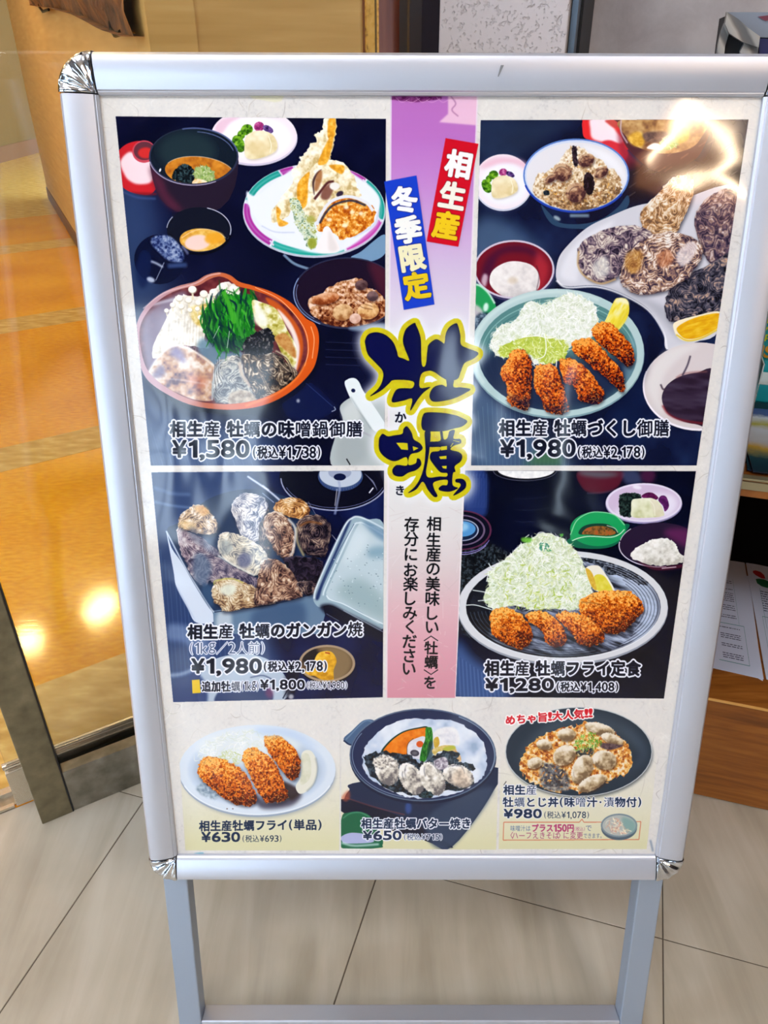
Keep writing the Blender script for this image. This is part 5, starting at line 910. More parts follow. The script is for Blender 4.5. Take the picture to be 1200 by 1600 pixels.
def paint_sheet():
    paint_paper()
    r = np.random.default_rng(2)
    # centre column
    clip_to('strip'); mk = raster([PANELS['strip']]); h, w = mk[0].shape; t = (np.arange(h)/h)[:, None]*np.ones((1, w))
    comp(mk, ramp(t, [(182, 108, 186), (184, 112, 192), (192, 132, 204), (200, 160, 212), (206, 186, 218), (216, 208, 224), (222, 222, 226), (222, 224, 226), (222, 224, 224), (222, 222, 222), (222, 218, 218), (216, 200, 202), (218, 176, 184), (216, 156, 170), (208, 140, 156)]))
    for k in range(120):
        x = r.uniform(605, 740); y = r.uniform(700, 1090); a = r.random()*6.28; l = r.uniform(6, 30); L([(x, y), (x+l*math.cos(a), y+l*math.sin(a))], .8, (240, 236, 236) if k % 2 else (190, 170, 170), .3)
    N([(608, 147), (690, 147), (690, 155), (650, 160), (608, 156)], [(90, 20, 80), (150, 70, 140)], 4, 1.8, smooth=False, soft=.7); P([(700, 147), (748, 147), (744, 196), (686, 191), (700, 178)], (240, 200, 218), .85, .8, smooth=False)
    for k in range(5): L([(618+k*16, 152+k % 2*5), (628+k*16, 160), (640+k*16, 154)], 1, (226, 170, 210), .6)
    L([(704, 150), (712, 162), (706, 172), (716, 182)], 2, (130, 60, 120), .5, .5)
    clip_to(None)
    L([(611, 148), (604, 1090)], 2.4, (232, 224, 232), .8, smooth=False); L([(746, 148), (712, 1090)], 2.4, (236, 228, 232), .8, smooth=False)
    photo_hotpot(); photo_feast(); photo_grill(); photo_teishoku(); photo_small()
    # tilted strips with heavy lettering
    S5 = Q(590, 140, 4.447)
    P(S5(472, 338, 700, 378, 560, 1092, 340, 1055), (204, 16, 36), smooth=False); P(S5(45, 640, 270, 597, 395, 1492, 182, 1530), (26, 62, 196), smooth=False)
    for ch, x, y, c in (('相', 560, 518, (244, 240, 240)), ('生', 520, 735, (238, 234, 222)), ('産', 475, 942, (234, 196, 30))):
        charat(ch, 590+x/4.447, 140+y/4.447, 44, 10, c, 2.2, .8, (120, 8, 20), sx=.95)
    for ch, x, y, c in (('冬', 185, 765, (240, 240, 246)), ('季', 213, 973, (240, 240, 236)), ('限', 243, 1170, (236, 230, 190)), ('定', 270, 1362, (228, 196, 30))):
        charat(ch, 590+x/4.447, 140+y/4.447, 43, -9, c, 2.1, .8, (12, 24, 110), sx=.97)
    brush_title()
    c7 = lambda x, y: (590+x/5, 780+y/5)
    for ch, y in zip('相生産の美味しい', (190, 315, 430, 545, 660, 775, 890, 1000)): charat(ch, *c7(442-y*.016, y), 24, 1.5, (16, 18, 24), .45)
    for ch, y in zip('牡蠣', (1160, 1270)): charat(ch, *c7(418, y), 22, 1.5, (16, 18, 24), .4)
    for s, y in ((-1, 1085), (1, 1350)): x, yy = c7(417, y); L([(x-11, yy-s*4), (x, yy+s*3.5), (x+11, yy-s*4)], 1.5, (16, 18, 24), smooth=False)
    charat('を', *c7(408, 1430), 22, 1.5, (16, 18, 24), .45)
    for ch, y in zip('存分にお楽しみください', (195, 310, 430, 550, 660, 775, 890, 995, 1110, 1220, 1325)): charat(ch, *c7(268-y*.016, y), 24, 1.5, (16, 18, 24), .45)
    # price captions
    O = dict(out=2.3)
    text('相生産 牡蠣の味噌鍋御膳', 265, 567, 658, 682, bold=.95, **O); text('¥1,580', 268, 391, 687, 715, bold=1.25, **O); text('(税込¥1,738)', 394, 502, 697, 716, bold=.35, out=1.9)
    text('相生産 牡蠣づくし御膳', 779, 1046, 656, 681, bold=.95, **O); text('¥1,980', 780, 900, 686, 714, bold=1.25, **O); text('(税込¥2,178)', 901, 1008, 697, 715, bold=.35, out=1.9)
    text('相生産 牡蠣のガンガン焼', 293, 567, 976, 998, bold=.9, dy=5, **O); text('(1kg／2人前)', 295, 415, 1003, 1022, col=(80, 96, 128), bold=.15, out=1.3, dy=1); text('¥1,980', 298, 410, 1028, 1052, bold=1.2, **O); text('(税込¥2,178)', 411, 512, 1033, 1049, bold=.4, out=1.7, dy=1)
    P([(300, 1062), (312, 1061), (314, 1082), (301, 1083)], (226, 190, 30), smooth=False)
    text('追加牡蠣', 315, 376, 1064, 1080, bold=.5, out=1.6); text('(1kg)', 376, 405, 1063, 1079, bold=.2, out=1.3); text('¥1,800', 406, 477, 1061, 1077, bold=.7, out=1.6); text('(税込¥1,980)', 479, 543, 1064, 1076, bold=.25, out=1.3)
    text('相生産 牡蠣フライ定食', 757, 1001, 1032, 1055, bold=.95, **O); text('¥1,280', 757, 866, 1059, 1079, bold=.95, **O); text('(税込¥1,408)', 868, 967, 1065, 1080, bold=.35, out=1.7)
    D = (20, 38, 70)
    text('相生産牡蠣フライ', 311, 450, 1282, 1298, D, .6, dy=2); text('(単品)', 450, 504, 1280, 1296, D, .35); text('¥630', 314, 376, 1299, 1315, D, .7); text('(税込¥693)', 378, 441, 1304, 1315, D, .25)
    text('相生産牡蠣バター焼き', 564, 737, 1278, 1294, D, .6, out=1.5); text('¥650', 566, 628, 1297, 1312, D, .7, out=1.4); text('(税込¥715)', 630, 692, 1302, 1312, D, .25, out=1.1)
    text('相生産', 786, 839, 1226, 1241, D, .5, out=1.); text('牡蠣とじ丼(味噌汁·漬物付)', 785, 1003, 1245, 1260, D, .45, out=.8); text('¥980', 786, 847, 1263, 1278, D, .7, out=.8); text('(税込¥1,078)', 849, 921, 1267, 1278, D, .25)
    text('めちゃ旨!大人気!!', 789, 926, 1118, 1132, (206, 20, 36), .55, out=1.8, ocol=(250, 246, 244), dy=12)
    for a, b in (((787, 1284), (905, 1284)), ((930, 1284), (1001, 1283)), ((1001, 1283), (998, 1311)), ((998, 1311), (786, 1312)), ((786, 1312), (787, 1284)), ((905, 1284), (909, 1279)), ((909, 1279), (912, 1284)), ((912, 1284), (930, 1284))): L([a, b], 1.3, (206, 110, 80), .9, smooth=False)
    text('味噌汁は', 797, 829, 1289, 1298, (90, 110, 150), .1); text('プラス150円', 830, 897, 1287, 1299, (176, 60, 110), .4); text('(税込)', 897, 914, 1291, 1298, (176, 90, 130), .0); text('で', 914, 925, 1288, 1298, (90, 100, 140), .2)
    text('〈ハーフえきそば〉に変更', 794, 911, 1299, 1310, (160, 60, 110), .25); text('できます。', 911, 944, 1301, 1309, (90, 100, 140), .1)
    E(967, 1293, 28, 19, (80, 96, 110)); E(967, 1289, 28.5, 18.5, (120, 136, 146)); E(967, 1289, 26, 16, (176, 180, 176)); P([(972, 1276), (992, 1284), (990, 1300), (976, 1296)], (120, 160, 156), .8, 2); shreds([(950, 1285), (960, 1279), (975, 1288), (985, 1300), (960, 1304), (950, 1298)], 60, [(226, 206, 170), (240, 230, 206), (206, 150, 130)], 5, 14, 1.3, clip=raster([ell(967, 1289, 25, 15)]))
    P([(388, 149), (445, 148), (440, 158), (430, 160), (395, 154)], (226, 222, 190), .8, .6, smooth=False); L([(270, 1334), (278, 1340)], 4, (60, 160, 190), .9); P([(304, 1333), (318, 1332), (314, 1338), (304, 1338)], (60, 160, 190), .8, .5); L([(1016, 1312), (1020, 1330)], 2.5, (50, 80, 120), .6, .8)

# ------------------------------------------------------------------ the setting
def prism(pts, z0, z1):
    b = MB(); n = len(pts); b.loft([[(x, y, z0) for x, y in pts], [(x, y, z1) for x, y in pts]]); return b
def wall(p, q, z0, z1, th, name, m, side=1):
    p = np.array([p[0], p[1], 0.]); q = np.array([q[0], q[1], 0.]); u = (q-p)/np.linalg.norm(q-p); n = np.array([-u[1], u[0], 0])*side
    b = MB(); b.box(p+ZV*z0, q-p, n*th, ZV*(z1-z0)); return structure(b.build(name, m))
def onfront(t, n=0., z=0.): return DO+DU*t+DN*n+ZV*z
# --- hall paving: tiles with open joints over a dark bed
T = .4505; U0, V0 = .210, .760                        # joint positions measured from the photograph
def uv(u, v): return TU*u+TN_*v
bed = MB()
hall = [onfront(-3.6, .061), onfront(1.9, .061), (3.2, 1.6, 0), (3.2, -3.4, 0), (-3.6, -3.4, 0)]
bed.loft([[(p[0], p[1], -.06) for p in hall], [(p[0], p[1], -.0016) for p in hall]])
floor = structure(bed.build('floor', M['joint'], label='greige streaked tile paving of the hall')); floor['_o'] = [0., 0., 0.]
tile_me = {}
def clip_poly(poly, p, n):
    out = []
    for i in range(len(poly)):
        a, b = poly[i], poly[(i+1) % len(poly)]; da, db = np.dot(a-p, n), np.dot(b-p, n)
        if da <= 0: out.append(a)
        if da*db < 0: out.append(a+(b-a)*(da/(da-db)))
    return out
rt = random.Random(4); g = .0009
for j in range(-6, 4):
    off = 0.
    for i in range(-6, 6):
        u0 = U0+i*T+off; v0 = V0+j*T
        c = uv(u0+T/2, v0+T/2)
        if c[0] < -3. or c[0] > 2.7 or c[1] < -2.6: continue
        poly = [uv(u0+g, v0+g), uv(u0+T-g, v0+g), uv(u0+T-g, v0+T-g), uv(u0+g, v0+T-g)]
        poly = clip_poly(poly, DO+DN*.0615, DN)
        if len(poly) < 3: continue
        top = 0.0+rt.uniform(-.0002, .0001); ctr = sum(poly)/len(poly)
        ins = [p+(ctr-p)/np.linalg.norm(ctr-p)*.0009 for p in poly]
        b = MB(); b.loft([[p*[1, 1, 0]+ZV*-.006 for p in poly], [p*[1, 1, 0]+ZV*(top-.0007) for p in poly], [p*[1, 1, 0]+ZV*top for p in ins]])
        b.build('tile', M['tile%d' % rt.randrange(3)], floor)
# --- shop floor: orange with beige bands
b = MB(); A0, A1 = onfront(-4., .062), onfront(1.8, .062); q = [A0, A1, A1+DN*4., (1.5, 14, 0), (-9, 14, 0), A0+DN*3]
b.loft([[(p[0], p[1], -.05) for p in q], [(p[0], p[1], -.0008) for p in q]])
fl2 = structure(b.build('floor', M['orange'], label='glossy orange shop flooring crossed by beige bands')); fl2['_o'] = [0., 0., 0.]
SU, SN = dirn(33.)
for n0, n1 in ((1.0, 1.43), (2.515, 2.70), (4.02, 4.26), (5.80, 6.07), (7.1, 12.)):
    o = SU*-9+SN*n0; b = MB(); e0, e1 = -5., 5.
    pts = [SU*e0+SN*n0, SU*e1+SN*n0, SU*e1+SN*n1, SU*e0+SN*n1]
    pts = clip_poly(pts, DO+DN*.16, -DN)
    pts = clip_poly(pts, onfront(1.75), DU)
    b.loft([[p*[1, 1, 0]+ZV*-.004 for p in pts], [p*[1, 1, 0] for p in pts]]); b.build('inlay_strip', M['beige'], fl2)
b = MB(); b.box(onfront(-4., .10, -.01), DU*4.9, DN*.075, ZV*.0105); b.build('inlay_strip', M['beige'], fl2, label='pale gold sill band behind the door rail')
# --- shop walls
WA0 = np.array([-3.04, 7.49, 0]); _u = np.array([.98, -2.09, 0.]); _r = ray(230, 40); _k = _r[0]/_r[1]; WA1 = WA0+_u*((_k*WA0[1]-WA0[0])/(_u[0]-_k*_u[1])); wu = (WA1-WA0)/np.linalg.norm(WA1-WA0); wn = np.array([wu[1], -wu[0], 0.])
if wn[0] > 0: wn = -wn                                                     # towards the room
wall(WA0, WA1, 0, 2.7, .12, 'wall_left', M['yellow'], 1 if np.dot(np.array([-wu[1], wu[0], 0]), wn) < 0 else -1)
s = MB(); s.box(WA0-wu*.0+wn*0, wu*np.linalg.norm(WA1-WA0), wn*.008, ZV*.10); structure(s.build('baseboard_left', M['skirt']))
_r = ray(570, 40); _k = _r[0]/_r[1]; WB1 = WA1+DU*((_k*WA1[1]-WA1[0])/(DU[0]-_k*DU[1]))
wall(WA1, WB1, 0, 2.7, .12, 'wall_back', M['yellow'], 1)
wall((-4.66, 8.6), (-4.36, 14.), 0, 2.7, .1, 'wall_far', M['olive'], -1 if False else 1)
wall((-4.66, 8.6), (-7.5, 7.2), 0, 2.7, .1, 'wall_side', M['olive'], -1)
s = MB(); s.box((-4.66, 8.6, 0), (.30, 5.4, 0), (.012, 0, 0), ZV*.17); structure(s.build('baseboard_far', M['skirt']))
wall((-7.5, 7.2), (-5.4, -.4), 0, 2.7, .1, 'wall_west', M['olive'], -1); wall((-7, 13.9), (1, 13.9), 0, 2.7, .1, 'wall_end', M['yellow'], 1)
# right end of the shop wall: cork-coloured jamb, then a dark wooden door leaf with a steel edge
def vstrip(x0, x1, dep, name, m, th=.05, z1=2.6, **k):
    p = DO+DN*dep; a = onpl(x0, 40, p, DN); c = onpl(x1, 40, p, DN); a[2] = c[2] = 0; b = MB(); b.box(a, c-a, DN*th, ZV*z1); return structure(b.build(name, m, **k))
dep = float(np.dot(WB1-DO, DN))
vstrip(569.5, 573, dep-.01, 'trim_1', M['dark_wood']); vstrip(573, 592, dep-.02, 'trim_2', M['tan_board'])
dw = vstrip(592, 672, dep-.0, 'door_2', M['dark_wood']); dw['_o'] = [0., 0., 0.]
vstrip(637, 645, dep-.05, 'reflection_strip', M['slate_metal'], .02)  # slate strip stands in for a blue-grey reflection in the glass
vstrip(661, 663, .9, 'trim_4', M['steel_bright'], .02)
a = onfront(1.76, .06); wall((a[0], a[1]), tuple((onfront(1.76, dep+.3))[:2]), 0, 2.7, .1, 'wall_right', M['dark_wood'], -1)
# --- glass front: fixed leaf, sliding leaf behind it, tracks
tj = .587
fd = structure(MB().build('door_1', M['steel'])) if False else None
d = thing('door_1', onfront(-.15), '', ''); del d['label']; del d['category']; structure(d)
b = MB(); b.bbox(onfront(-.173, 0), DU*.052, DN*.045, ZV*2.35, .0015); b.build('door_post', M['steel_post'], d, label='dull steel door post')
b = MB(); b.box(onfront(-.1215, .001), DU*.0025, DN*.04, ZV*2.35); b.build('gasket', M['gap'], d)
b = MB(); b.bbox(onfront(-.119, .002), DU*(tj+.119), DN*.024, ZV*.099, .0012); b.build('bottom_rail', M['steel'], d)
b = MB(); b.box(onfront(-.119, .0265), DU*(tj+.119), DN*.02, ZV*.085); b.build('rail_groove', M['gap'], d)
b = MB(); b.box(onfront(-.119, .030, .085), DU*(tj+.119), DN*.006, ZV*2.2); b.build('glass_pane', M['glass'], d)
b = MB(); b.box(onfront(tj, -.002), DU*.03, DN*.06, ZV*2.35); b.build('door_frame', M['dark_frame'], d)
b = MB(); b.box(onfront(-.4, -.002, 2.35), DU*1.05, DN*.09, ZV*.12); b.build('head_rail', M['steel'], d)
d2 = thing('door_3', onfront(0, .07), '', ''); del d2['label']; del d2['category']; structure(d2)
b = MB(); b.bbox(onfront(-.205, .052, .012), DU*.76, DN*.020, ZV*.083, .001); b.build('bottom_rail', M['steel_bright'], d2)
b = MB(); b.tube([onfront(-.207, .068, .098), onfront(.555, .068, .098)], .0065, 12); b.build('round_bar', M['steel_bright'], d2, smooth=True)
b = MB(); b.box(onfront(-.200, .058, .10), DU*.75, DN*.006, ZV*2.2); b.build('glass_pane', M['glass'], d2)
b = MB(); b.bbox(onfront(-1.9, .095, -.003), DU*1.70, DN*.016, ZV*.011, .001); b.box(onfront(-1.9, .062, -.003), DU*1.69, DN*.008, ZV*.009); b.box(onfront(-1.9, .070, -.003), DU*1.695, DN*.025, ZV*.004, 1)
structure(b.build('trim_5', [M['steel_bright'], M['steel']], label='door track strips'))
# --- pillar and scuffed panel on the right
pc = onfront(.616, 0); pl0 = np.array([.0805, 1.262, 0.])
b = MB(); b.bbox(pl0, TU*.176, TN_*.3, ZV*2.7, .002); structure(b.build('wall_pillar', M['plaster'], label='rough white plaster pillar'))
wl = np.array([.684, 1.36, 0.])+TN_*.02
b = MB(); b.box(wl-TU*.50, TU*2.9, TN_*.1, ZV*2.7); structure(b.build('wall_panel', M['panel_wall']))
p = pl0+TU*.1775; b = MB(); b.box(p+TN_*.02, TU*.008, TN_*.2, ZV*2.7); structure(b.build('trim_6', M['slate_metal'])); b = MB(); b.box(p+TU*.008+TN_*.06, TU*.004, TN_*.2, ZV*2.7); structure(b.build('trim_7', M['gap']))
# --- the rest of the hall, out of view: side walls, window wall behind the viewer, ceiling
wall((3.2, 1.6), (3.2, -3.4), 0, 2.7, .1, 'wall_east', M['hall_wall'], 1)
wall(tuple(onfront(-3.6)[:2]), (-3.6, -3.4), 0, 2.7, .1, 'wall_hall_left', M['hall_wall'], -1)
op = [(-1.85, -1.12, .0, 1.6), (-.97, -.72, .0, 1.35), (.38, .66, .75, 1.42), (1.0, 1.14, .2, 1.2), (-3.3, -2.3, 0, 2.2)]
b = MB(); xs = sorted({-3.6, 3.2}|{v for o in op for v in o[:2]})
for x0, x1 in zip(xs[:-1], xs[1:]):
    hit = [o for o in op if o[0] <= x0 and x1 <= o[1]]
    if hit: z0, z1 = hit[0][2:]; (b.box((x0, -3.4, 0), (x1-x0, 0, 0), (0, .4, 0), (0, 0, z0)) if z0 > 0 else None); b.box((x0, -3.4, z1), (x1-x0, 0, 0), (0, .4, 0), (0, 0, 2.7-z1))
    else: b.box((x0, -3.4, 0), (x1-x0, 0, 0), (0, .4, 0), (0, 0, 2.7))
structure(b.build('wall_back_hall', M['hall_dark']))
for k, (x0, x1, z0, z1) in enumerate(op):
    w_ = thing('window_%d' % (k+1), (x0, -3.2, z0), '', ''); del w_['label']; del w_['category']; structure(w_)
    b = MB()
    for xx in np.linspace(x0, x1-.03, 4 if x1-x0 > .5 else 2): b.box((xx, -3.22, z0), (.03, 0, 0), (0, .05, 0), (0, 0, z1-z0))
    for zz in (z0, (z0+z1)*.52, z1-.03): b.box((x0, -3.22, zz), (x1-x0, 0, 0), (0, .05, 0), (0, 0, .03))
    b.build('window_frame', M['dark_frame'], w_); b = MB(); b.box((x0, -3.2, z0), (x1-x0, 0, 0), (0, .006, 0), (0, 0, z1-z0)); b.build('window_pane', M['glass'], w_)
b = MB(); hc = [onfront(-3.6), onfront(1.9), (3.2, 1.6, 0), (3.2, -3.4, 0), (-3.6, -3.4, 0)]
b.loft([[(q_[0], q_[1], 2.7) for q_ in hc], [(q_[0], q_[1], 2.8) for q_ in hc]]); structure(b.build('ceiling', M['ceiling']))
b = MB(); q = [A0, A1, A1+DN*4., (1.5, 14, 0), (-9, 14, 0), A0+DN*3]; b.loft([[(p_[0], p_[1], 2.7) for p_ in q], [(p_[0], p_[1], 2.8) for p_ in q]]); structure(b.build('ceiling', M['ceiling']))
# --- lamps
def fill_lamp(x, y, w, h, m, label, ang=0.):  # unseen panels added to light the hall
    t_ = thing('ceiling_lamp', (x, y, 2.66), label, 'ceiling lamp', 'added ceiling lamps out of view'); u, n = dirn(ang)
    b = MB(); o = np.array([x, y, 2.66])-u*w/2-n*h/2; b.box(o-u*.02-n*.02+ZV*.004, u*(w+.04), n*(h+.04), ZV*.036); b.build('lamp_housing', M['ceiling'], t_)
    b = MB(); b.box(o, u*w, n*h, ZV*.008); b.build('diffuser', m, t_)
fill_lamp(-.35, -.55, 1.2, .5, M['lamp_cool'], 'added long white lamp panel on the hall ceiling above the viewer')
fill_lamp(1.5, -1.3, 1.2, .3, M['lamp_cool'], 'added white lamp panel on the hall ceiling near the east wall')
fill_lamp(-1.6, -1.7, 1.2, .3, M['lamp_cool'], 'added white lamp panel on the hall ceiling near the windows')
def spot_lamp(x, y, r, label):
    t_ = thing('ceiling_lamp', (x, y, 2.68), label, 'ceiling lamp', 'round lamps in the shop ceiling')
    b = MB(); b.tube([(x, y, 2.70), (x, y, 2.675)], r+.012, 20); b.build('lamp_ring', M['ceiling'], t_, smooth=True)
    b = MB(); b.tube([(x, y, 2.68), (x, y, 2.668)], r, 20); b.build('lamp_lens', M['lamp_warm'], t_, smooth=True)
for k, (X, Y) in enumerate(((150, 955), (166, 942), (46, 1000), (324, 1462))):
    p0 = onz(X, Y); r = ray(X, Y); r /= np.linalg.norm(r); q_ = p0+r*[1, 1, -1]*(2.67/-r[2])
    spot_lamp(q_[0], q_[1], .085, ['round warm ceiling lamp over the second beige band', 'round warm ceiling lamp close beside the yellow wall', 'round warm ceiling lamp farthest from the yellow wall', 'round warm ceiling lamp just inside the glass front'][k])
spot_lamp(-3.3, 4.6, .085, 'round warm ceiling lamp over the orange floor west of the others')
spot_lamp(-3.2, 2.6, .085, 'added round warm ceiling lamp deep in the shop by the west wall')  # extra unseen lamp, added for the shop's light
spot_lamp(-.35, 2.35, .085, 'added round warm ceiling lamp brightening the tan shop wall')  # unseen lamp added to brighten the tan wall
t_ = thing('pendant_lamp', (1.70, -2.7, 2.38), 'warm lit lamp hanging at the back of the hall, paper shade made up for its reflection', 'lamp')
b = MB(); ctr = np.array([1.58, -2.7, 2.27]); R_ = .30
rings = [[ctr+[R_*q_*math.cos(c), R_*q_*math.sin(c), z_] for c in np.linspace(0, 2*math.pi, 28, endpoint=False)] for q_, z_ in ((.55, .22), (.8, .16), (.95, .05), (1, -.06), (.93, -.16))]
b.loft(rings, caps=False); b.build('lamp_shade', M['shade'], t_, smooth=True)  # shade sized and lit to reflect as brown haze on the poster
b = MB(); b.tube([ctr+[-.20, .36, -.12], ctr+[-.06, .38, .10], ctr+[.06, .38, .0], ctr+[.16, .36, -.16]], .022, 10); b.build('glowing_tube', M['lamp_globe'], t_, smooth=True)  # tube bent to reflect as the bright streak on the poster
b = MB(); b.tube([(1.58, -2.7, 2.49), (1.58, -2.7, 2.70)], .006, 8); b.build('cord', M['gap'], t_)

# ------------------------------------------------------------------ the poster stand
PW, PL = .580, .8212
Ptop, Pbot = np.array([.0433, .7624, 1.1333]), np.array([.0367, .5816, .33195])
ey = (Pbot-Ptop)/np.linalg.norm(Pbot-Ptop); ex = np.array([.58, -.0008, -.00135-.0015]); ex -= ex.dot(ey)*ey; ex /= np.linalg.norm(ex); ez = np.cross(ey, ex); ez = -ez if ez[1] > 0 else ez   # towards the viewer
PT = Ptop-ex*PW/2
def pp(x, s, h=0.): return PT+ex*x+ey*s+ez*h
leg_s = 0
while pp(0, leg_s)[2] > .012: leg_s += .001
base = (pp(PW/2, leg_s)*[1, 1, 0])+np.array([0, .2, 0])
st = thing('poster_stand', base, 'silver aluminium A-frame poster stand with an oyster menu poster in front of the glass door', 'sign stand')
PROF = [(-.0008, -.012), (-.0008, .0040), (.0010, .0056), (.0016, .0056), (.0026, .0074), (.010, .0098), (.022, .0126), (.0280, .0118), (.0308, .0085), (.0318, .0035), (.0318, -.012)]
def rail(p0, p1, out, lab=None):
    b = MB(); d_ = p1-p0; n_ = np.linalg.norm(d_); d_ = d_/n_
    r0, r1 = p0+d_*.0012, p1-d_*.0012
    b.loft([[r+out*w+ez*h for w, h in PROF] for r in (r0, r1)]); return b.build('frame_rail', M['alu'], st, smooth=True)
TLc, TRc, BRc, BLc = pp(0, 0), pp(PW, 0), pp(PW, PL), pp(0, PL)
top = rail(TLc, TRc, -ey); rail(BLc, BRc, ey); rail(TLc, BLc, -ex); rail(TRc, BRc, ex)
b = MB()
for (X, Y, l) in ((781, 112, .010),):
    a = onpl(X+3, Y-10, pp(0, 0, .0126), ez); c = onpl(X-3, Y+8, pp(0, 0, .0120), ez); w_ = ex*.0018; b.quad(a-w_*.5+ez*.0007, a+w_+ez*.0007, c+w_*.3+ez*.0008, c-w_*.2+ez*.0008)
b.build('scuff_mark', M['scuff'], top)
def corner(p, a, c):
    b = MB(); rings = []
    pr = [(max(w, 0.0)*1.02+.0002, h+.0008) for w, h in PROF]
    for k, t in enumerate(np.linspace(0, math.pi/2, 19)):
        o = a*math.cos(t)+c*math.sin(t); fold = .0009*math.cos(k*math.pi/3.) if 0 < k < 18 else 0
        rings.append([p+o*w+ez*(h+(fold if 2 < i < 8 else 0)) for i, (w, h) in enumerate(pr)])
    b.loft(rings); b.build('corner_cap', M['chrome'], st, smooth=True, label='shiny chrome corner cap')
corner(TLc, -ex, -ey); corner(TRc, ex, -ey); corner(BRc, ex, ey); corner(BLc, -ex, ey)
b = MB(); b.box(pp(-.02, -.02, -.011), ex*(PW+.04), ey*(PL+.04), ez*.0095); b.build('backing_board', M['backing'], st)
# printed sheet
def hom_grid(w, h):
    xs = (np.arange(w)+.5)/w*PW; ys = (np.arange(h)+.5)/h*PL
    A_, B_, Cc = RW.T@(PT-C0), RW.T@ex, RW.T@ey
    X = A_[0]+B_[0]*xs[None]+Cc[0]*ys[:, None]; Y = A_[1]+B_[1]*xs[None]+Cc[1]*ys[:, None]; Z = A_[2]+B_[2]*xs[None]+Cc[2]*ys[:, None]
    return 600+FPX*X/Z, 800+FPX*Y/Z
paint_sheet()
TW, TH = 1560, 2208
gx, gy = hom_grid(TW, TH); fx = np.clip((gx-CX0)*CS-.5, 0, CW-2); fy = np.clip((gy-CY0)*CS-.5, 0, CH-2); ix = fx.astype(int); iy = fy.astype(int); tx = (fx-ix)[..., None].astype(np.float32); ty = (fy-iy)[..., None].astype(np.float32)
im = (canvas[iy, ix]*(1-tx)+canvas[iy, ix+1]*tx)*(1-ty)+(canvas[iy+1, ix]*(1-tx)+canvas[iy+1, ix+1]*tx)*ty
img = bpy.data.images.new('printed_sheet', TW, TH, alpha=False)
buf = np.ones((TH, TW, 4), np.float32); buf[..., :3] = np.clip(im, 0, 1)[::-1]; img.pixels.foreach_set(buf.ravel()); img.update(); img.pack()
pm = mat('printed_poster', rough=.55, spec=.0); tn = nd(pm, 'ShaderNodeTexImage'); tn.image = img; tn.extension = 'EXTEND'; gm = nd(pm, 'ShaderNodeMix', data_type='RGBA'); 
tobase(pm, tn.outputs[0]); bs = pm.node_tree.nodes['Principled BSDF']; bs.inputs['Coat Weight'].default_value = 1.; bs.inputs['Coat Roughness'].default_value = COATR; bs.inputs['Coat IOR'].default_value = 1.5
nv = coords(pm, (1, .55, 1), (0, 0, .5)); n1 = noise(pm, nv, 7., 1.5, .4, .6); bump(pm, n1, WAVE, .01, 'Coat Normal')
pm.node_tree.nodes.remove(gm)
def sheet(name, q, h, parent, n=1, **k):
    """flat piece of the sheet; q = four corners (x, s)"""
    b = MB(); v0 = [np.array(c) for c in q]; N_ = n
    for i in range(N_+1):
        for j in range(N_+1):
            a, c = j/N_, i/N_; p_ = (v0[0]*(1-a)+v0[1]*a)*(1-c)+(v0[3]*(1-a)+v0[2]*a)*c; b.v.append(tuple(pp(p_[0], p_[1], h)))
    for i in range(N_):
        for j in range(N_): b.f.append((i*(N_+1)+j, i*(N_+1)+j+1, (i+1)*(N_+1)+j+1, (i+1)*(N_+1)+j)); b.m.append(0)
    o = b.build(name, pm, parent, **k); me = o.data; uvl = me.uv_layers.new(name='UV'); off = np.array(parent['_o'])
    for lp in me.loops:
        w_ = np.array(me.vertices[lp.vertex_index].co)+off-PT; uvl.data[lp.index].uv = (w_.dot(ex)/PW, 1-w_.dot(ey)/PL)
    return o
poster = sheet('poster', [(0, 0), (PW, 0), (PW, PL), (0, PL)], .0005, st, 8, label='oyster menu poster printed on cream paper')
def loc(X, Y): w_ = onpl(X, Y, PT, ez)-PT; return (float(w_.dot(ex)), float(w_.dot(ey)))
for key, lab in (('p1', 'printed photo of a miso hot pot set with tempura'), ('p2', 'printed photo of fried oysters with shells and rice'), ('p3', 'printed photo of oysters in a steel tin'), ('p4', 'printed photo of a fried oyster plate with cabbage'),
                 ('b1', 'small printed picture of three fried oysters'), ('b2', 'small printed picture of oysters in a dark pan'), ('b3', 'small printed picture of oysters and egg on rice')):
    q = [loc(*c) for c in PANELS[key]]
    sheet('menu_photo', q, .0008, poster, label=lab)
S5 = Q(590, 140, 4.447)
sheet('price_banner', [loc(*c) for c in S5(472, 338, 700, 378, 560, 1092, 340, 1055)], .0011, poster, label='red slip with white and yellow lettering').name = 'title_slip'
sheet('title_slip', [loc(*c) for c in S5(45, 640, 270, 597, 395, 1492, 182, 1530)], .0011, poster, label='blue slip with white and yellow lettering')
# legs of the front frame
def legpair(fn, s0, s1, bars, thick=.025):
    for x0, x1 in ((-.0238, .0062), (PW-.0112, PW+.0188)):
        b = MB(); o = fn(x0, s0, -.034); b.bbox(o, fn(x1, s0, -.034)-o, fn(x0, s1, -.034)-o, fn(x0, s0, -.034+thick)-o, .0016); l = b.build('leg', M['alu_leg'], st, smooth=False)
        b = MB(); o = fn(x0-.001, s1, -.035); b.bbox(o, fn(x1+.001, s1, -.035)-o, fn(x0-.001, s1+.012, -.035)-o, fn(x0-.001, s1, -.033+thick)-o, .002); b.build('rubber_foot', M['rubber'], l)
    for s_ in bars:
        b = MB(); o = fn(.0062, s_, -.034); b.bbox(o, fn(PW-.0112, s_, -.034)-o, fn(.0062, s_+.030, -.034)-o, fn(.0062, s_, -.034+thick)-o, .0016); b.build('crossbar', M['alu'], st)
legpair(pp, PL-.02, leg_s-.012, [1.108])
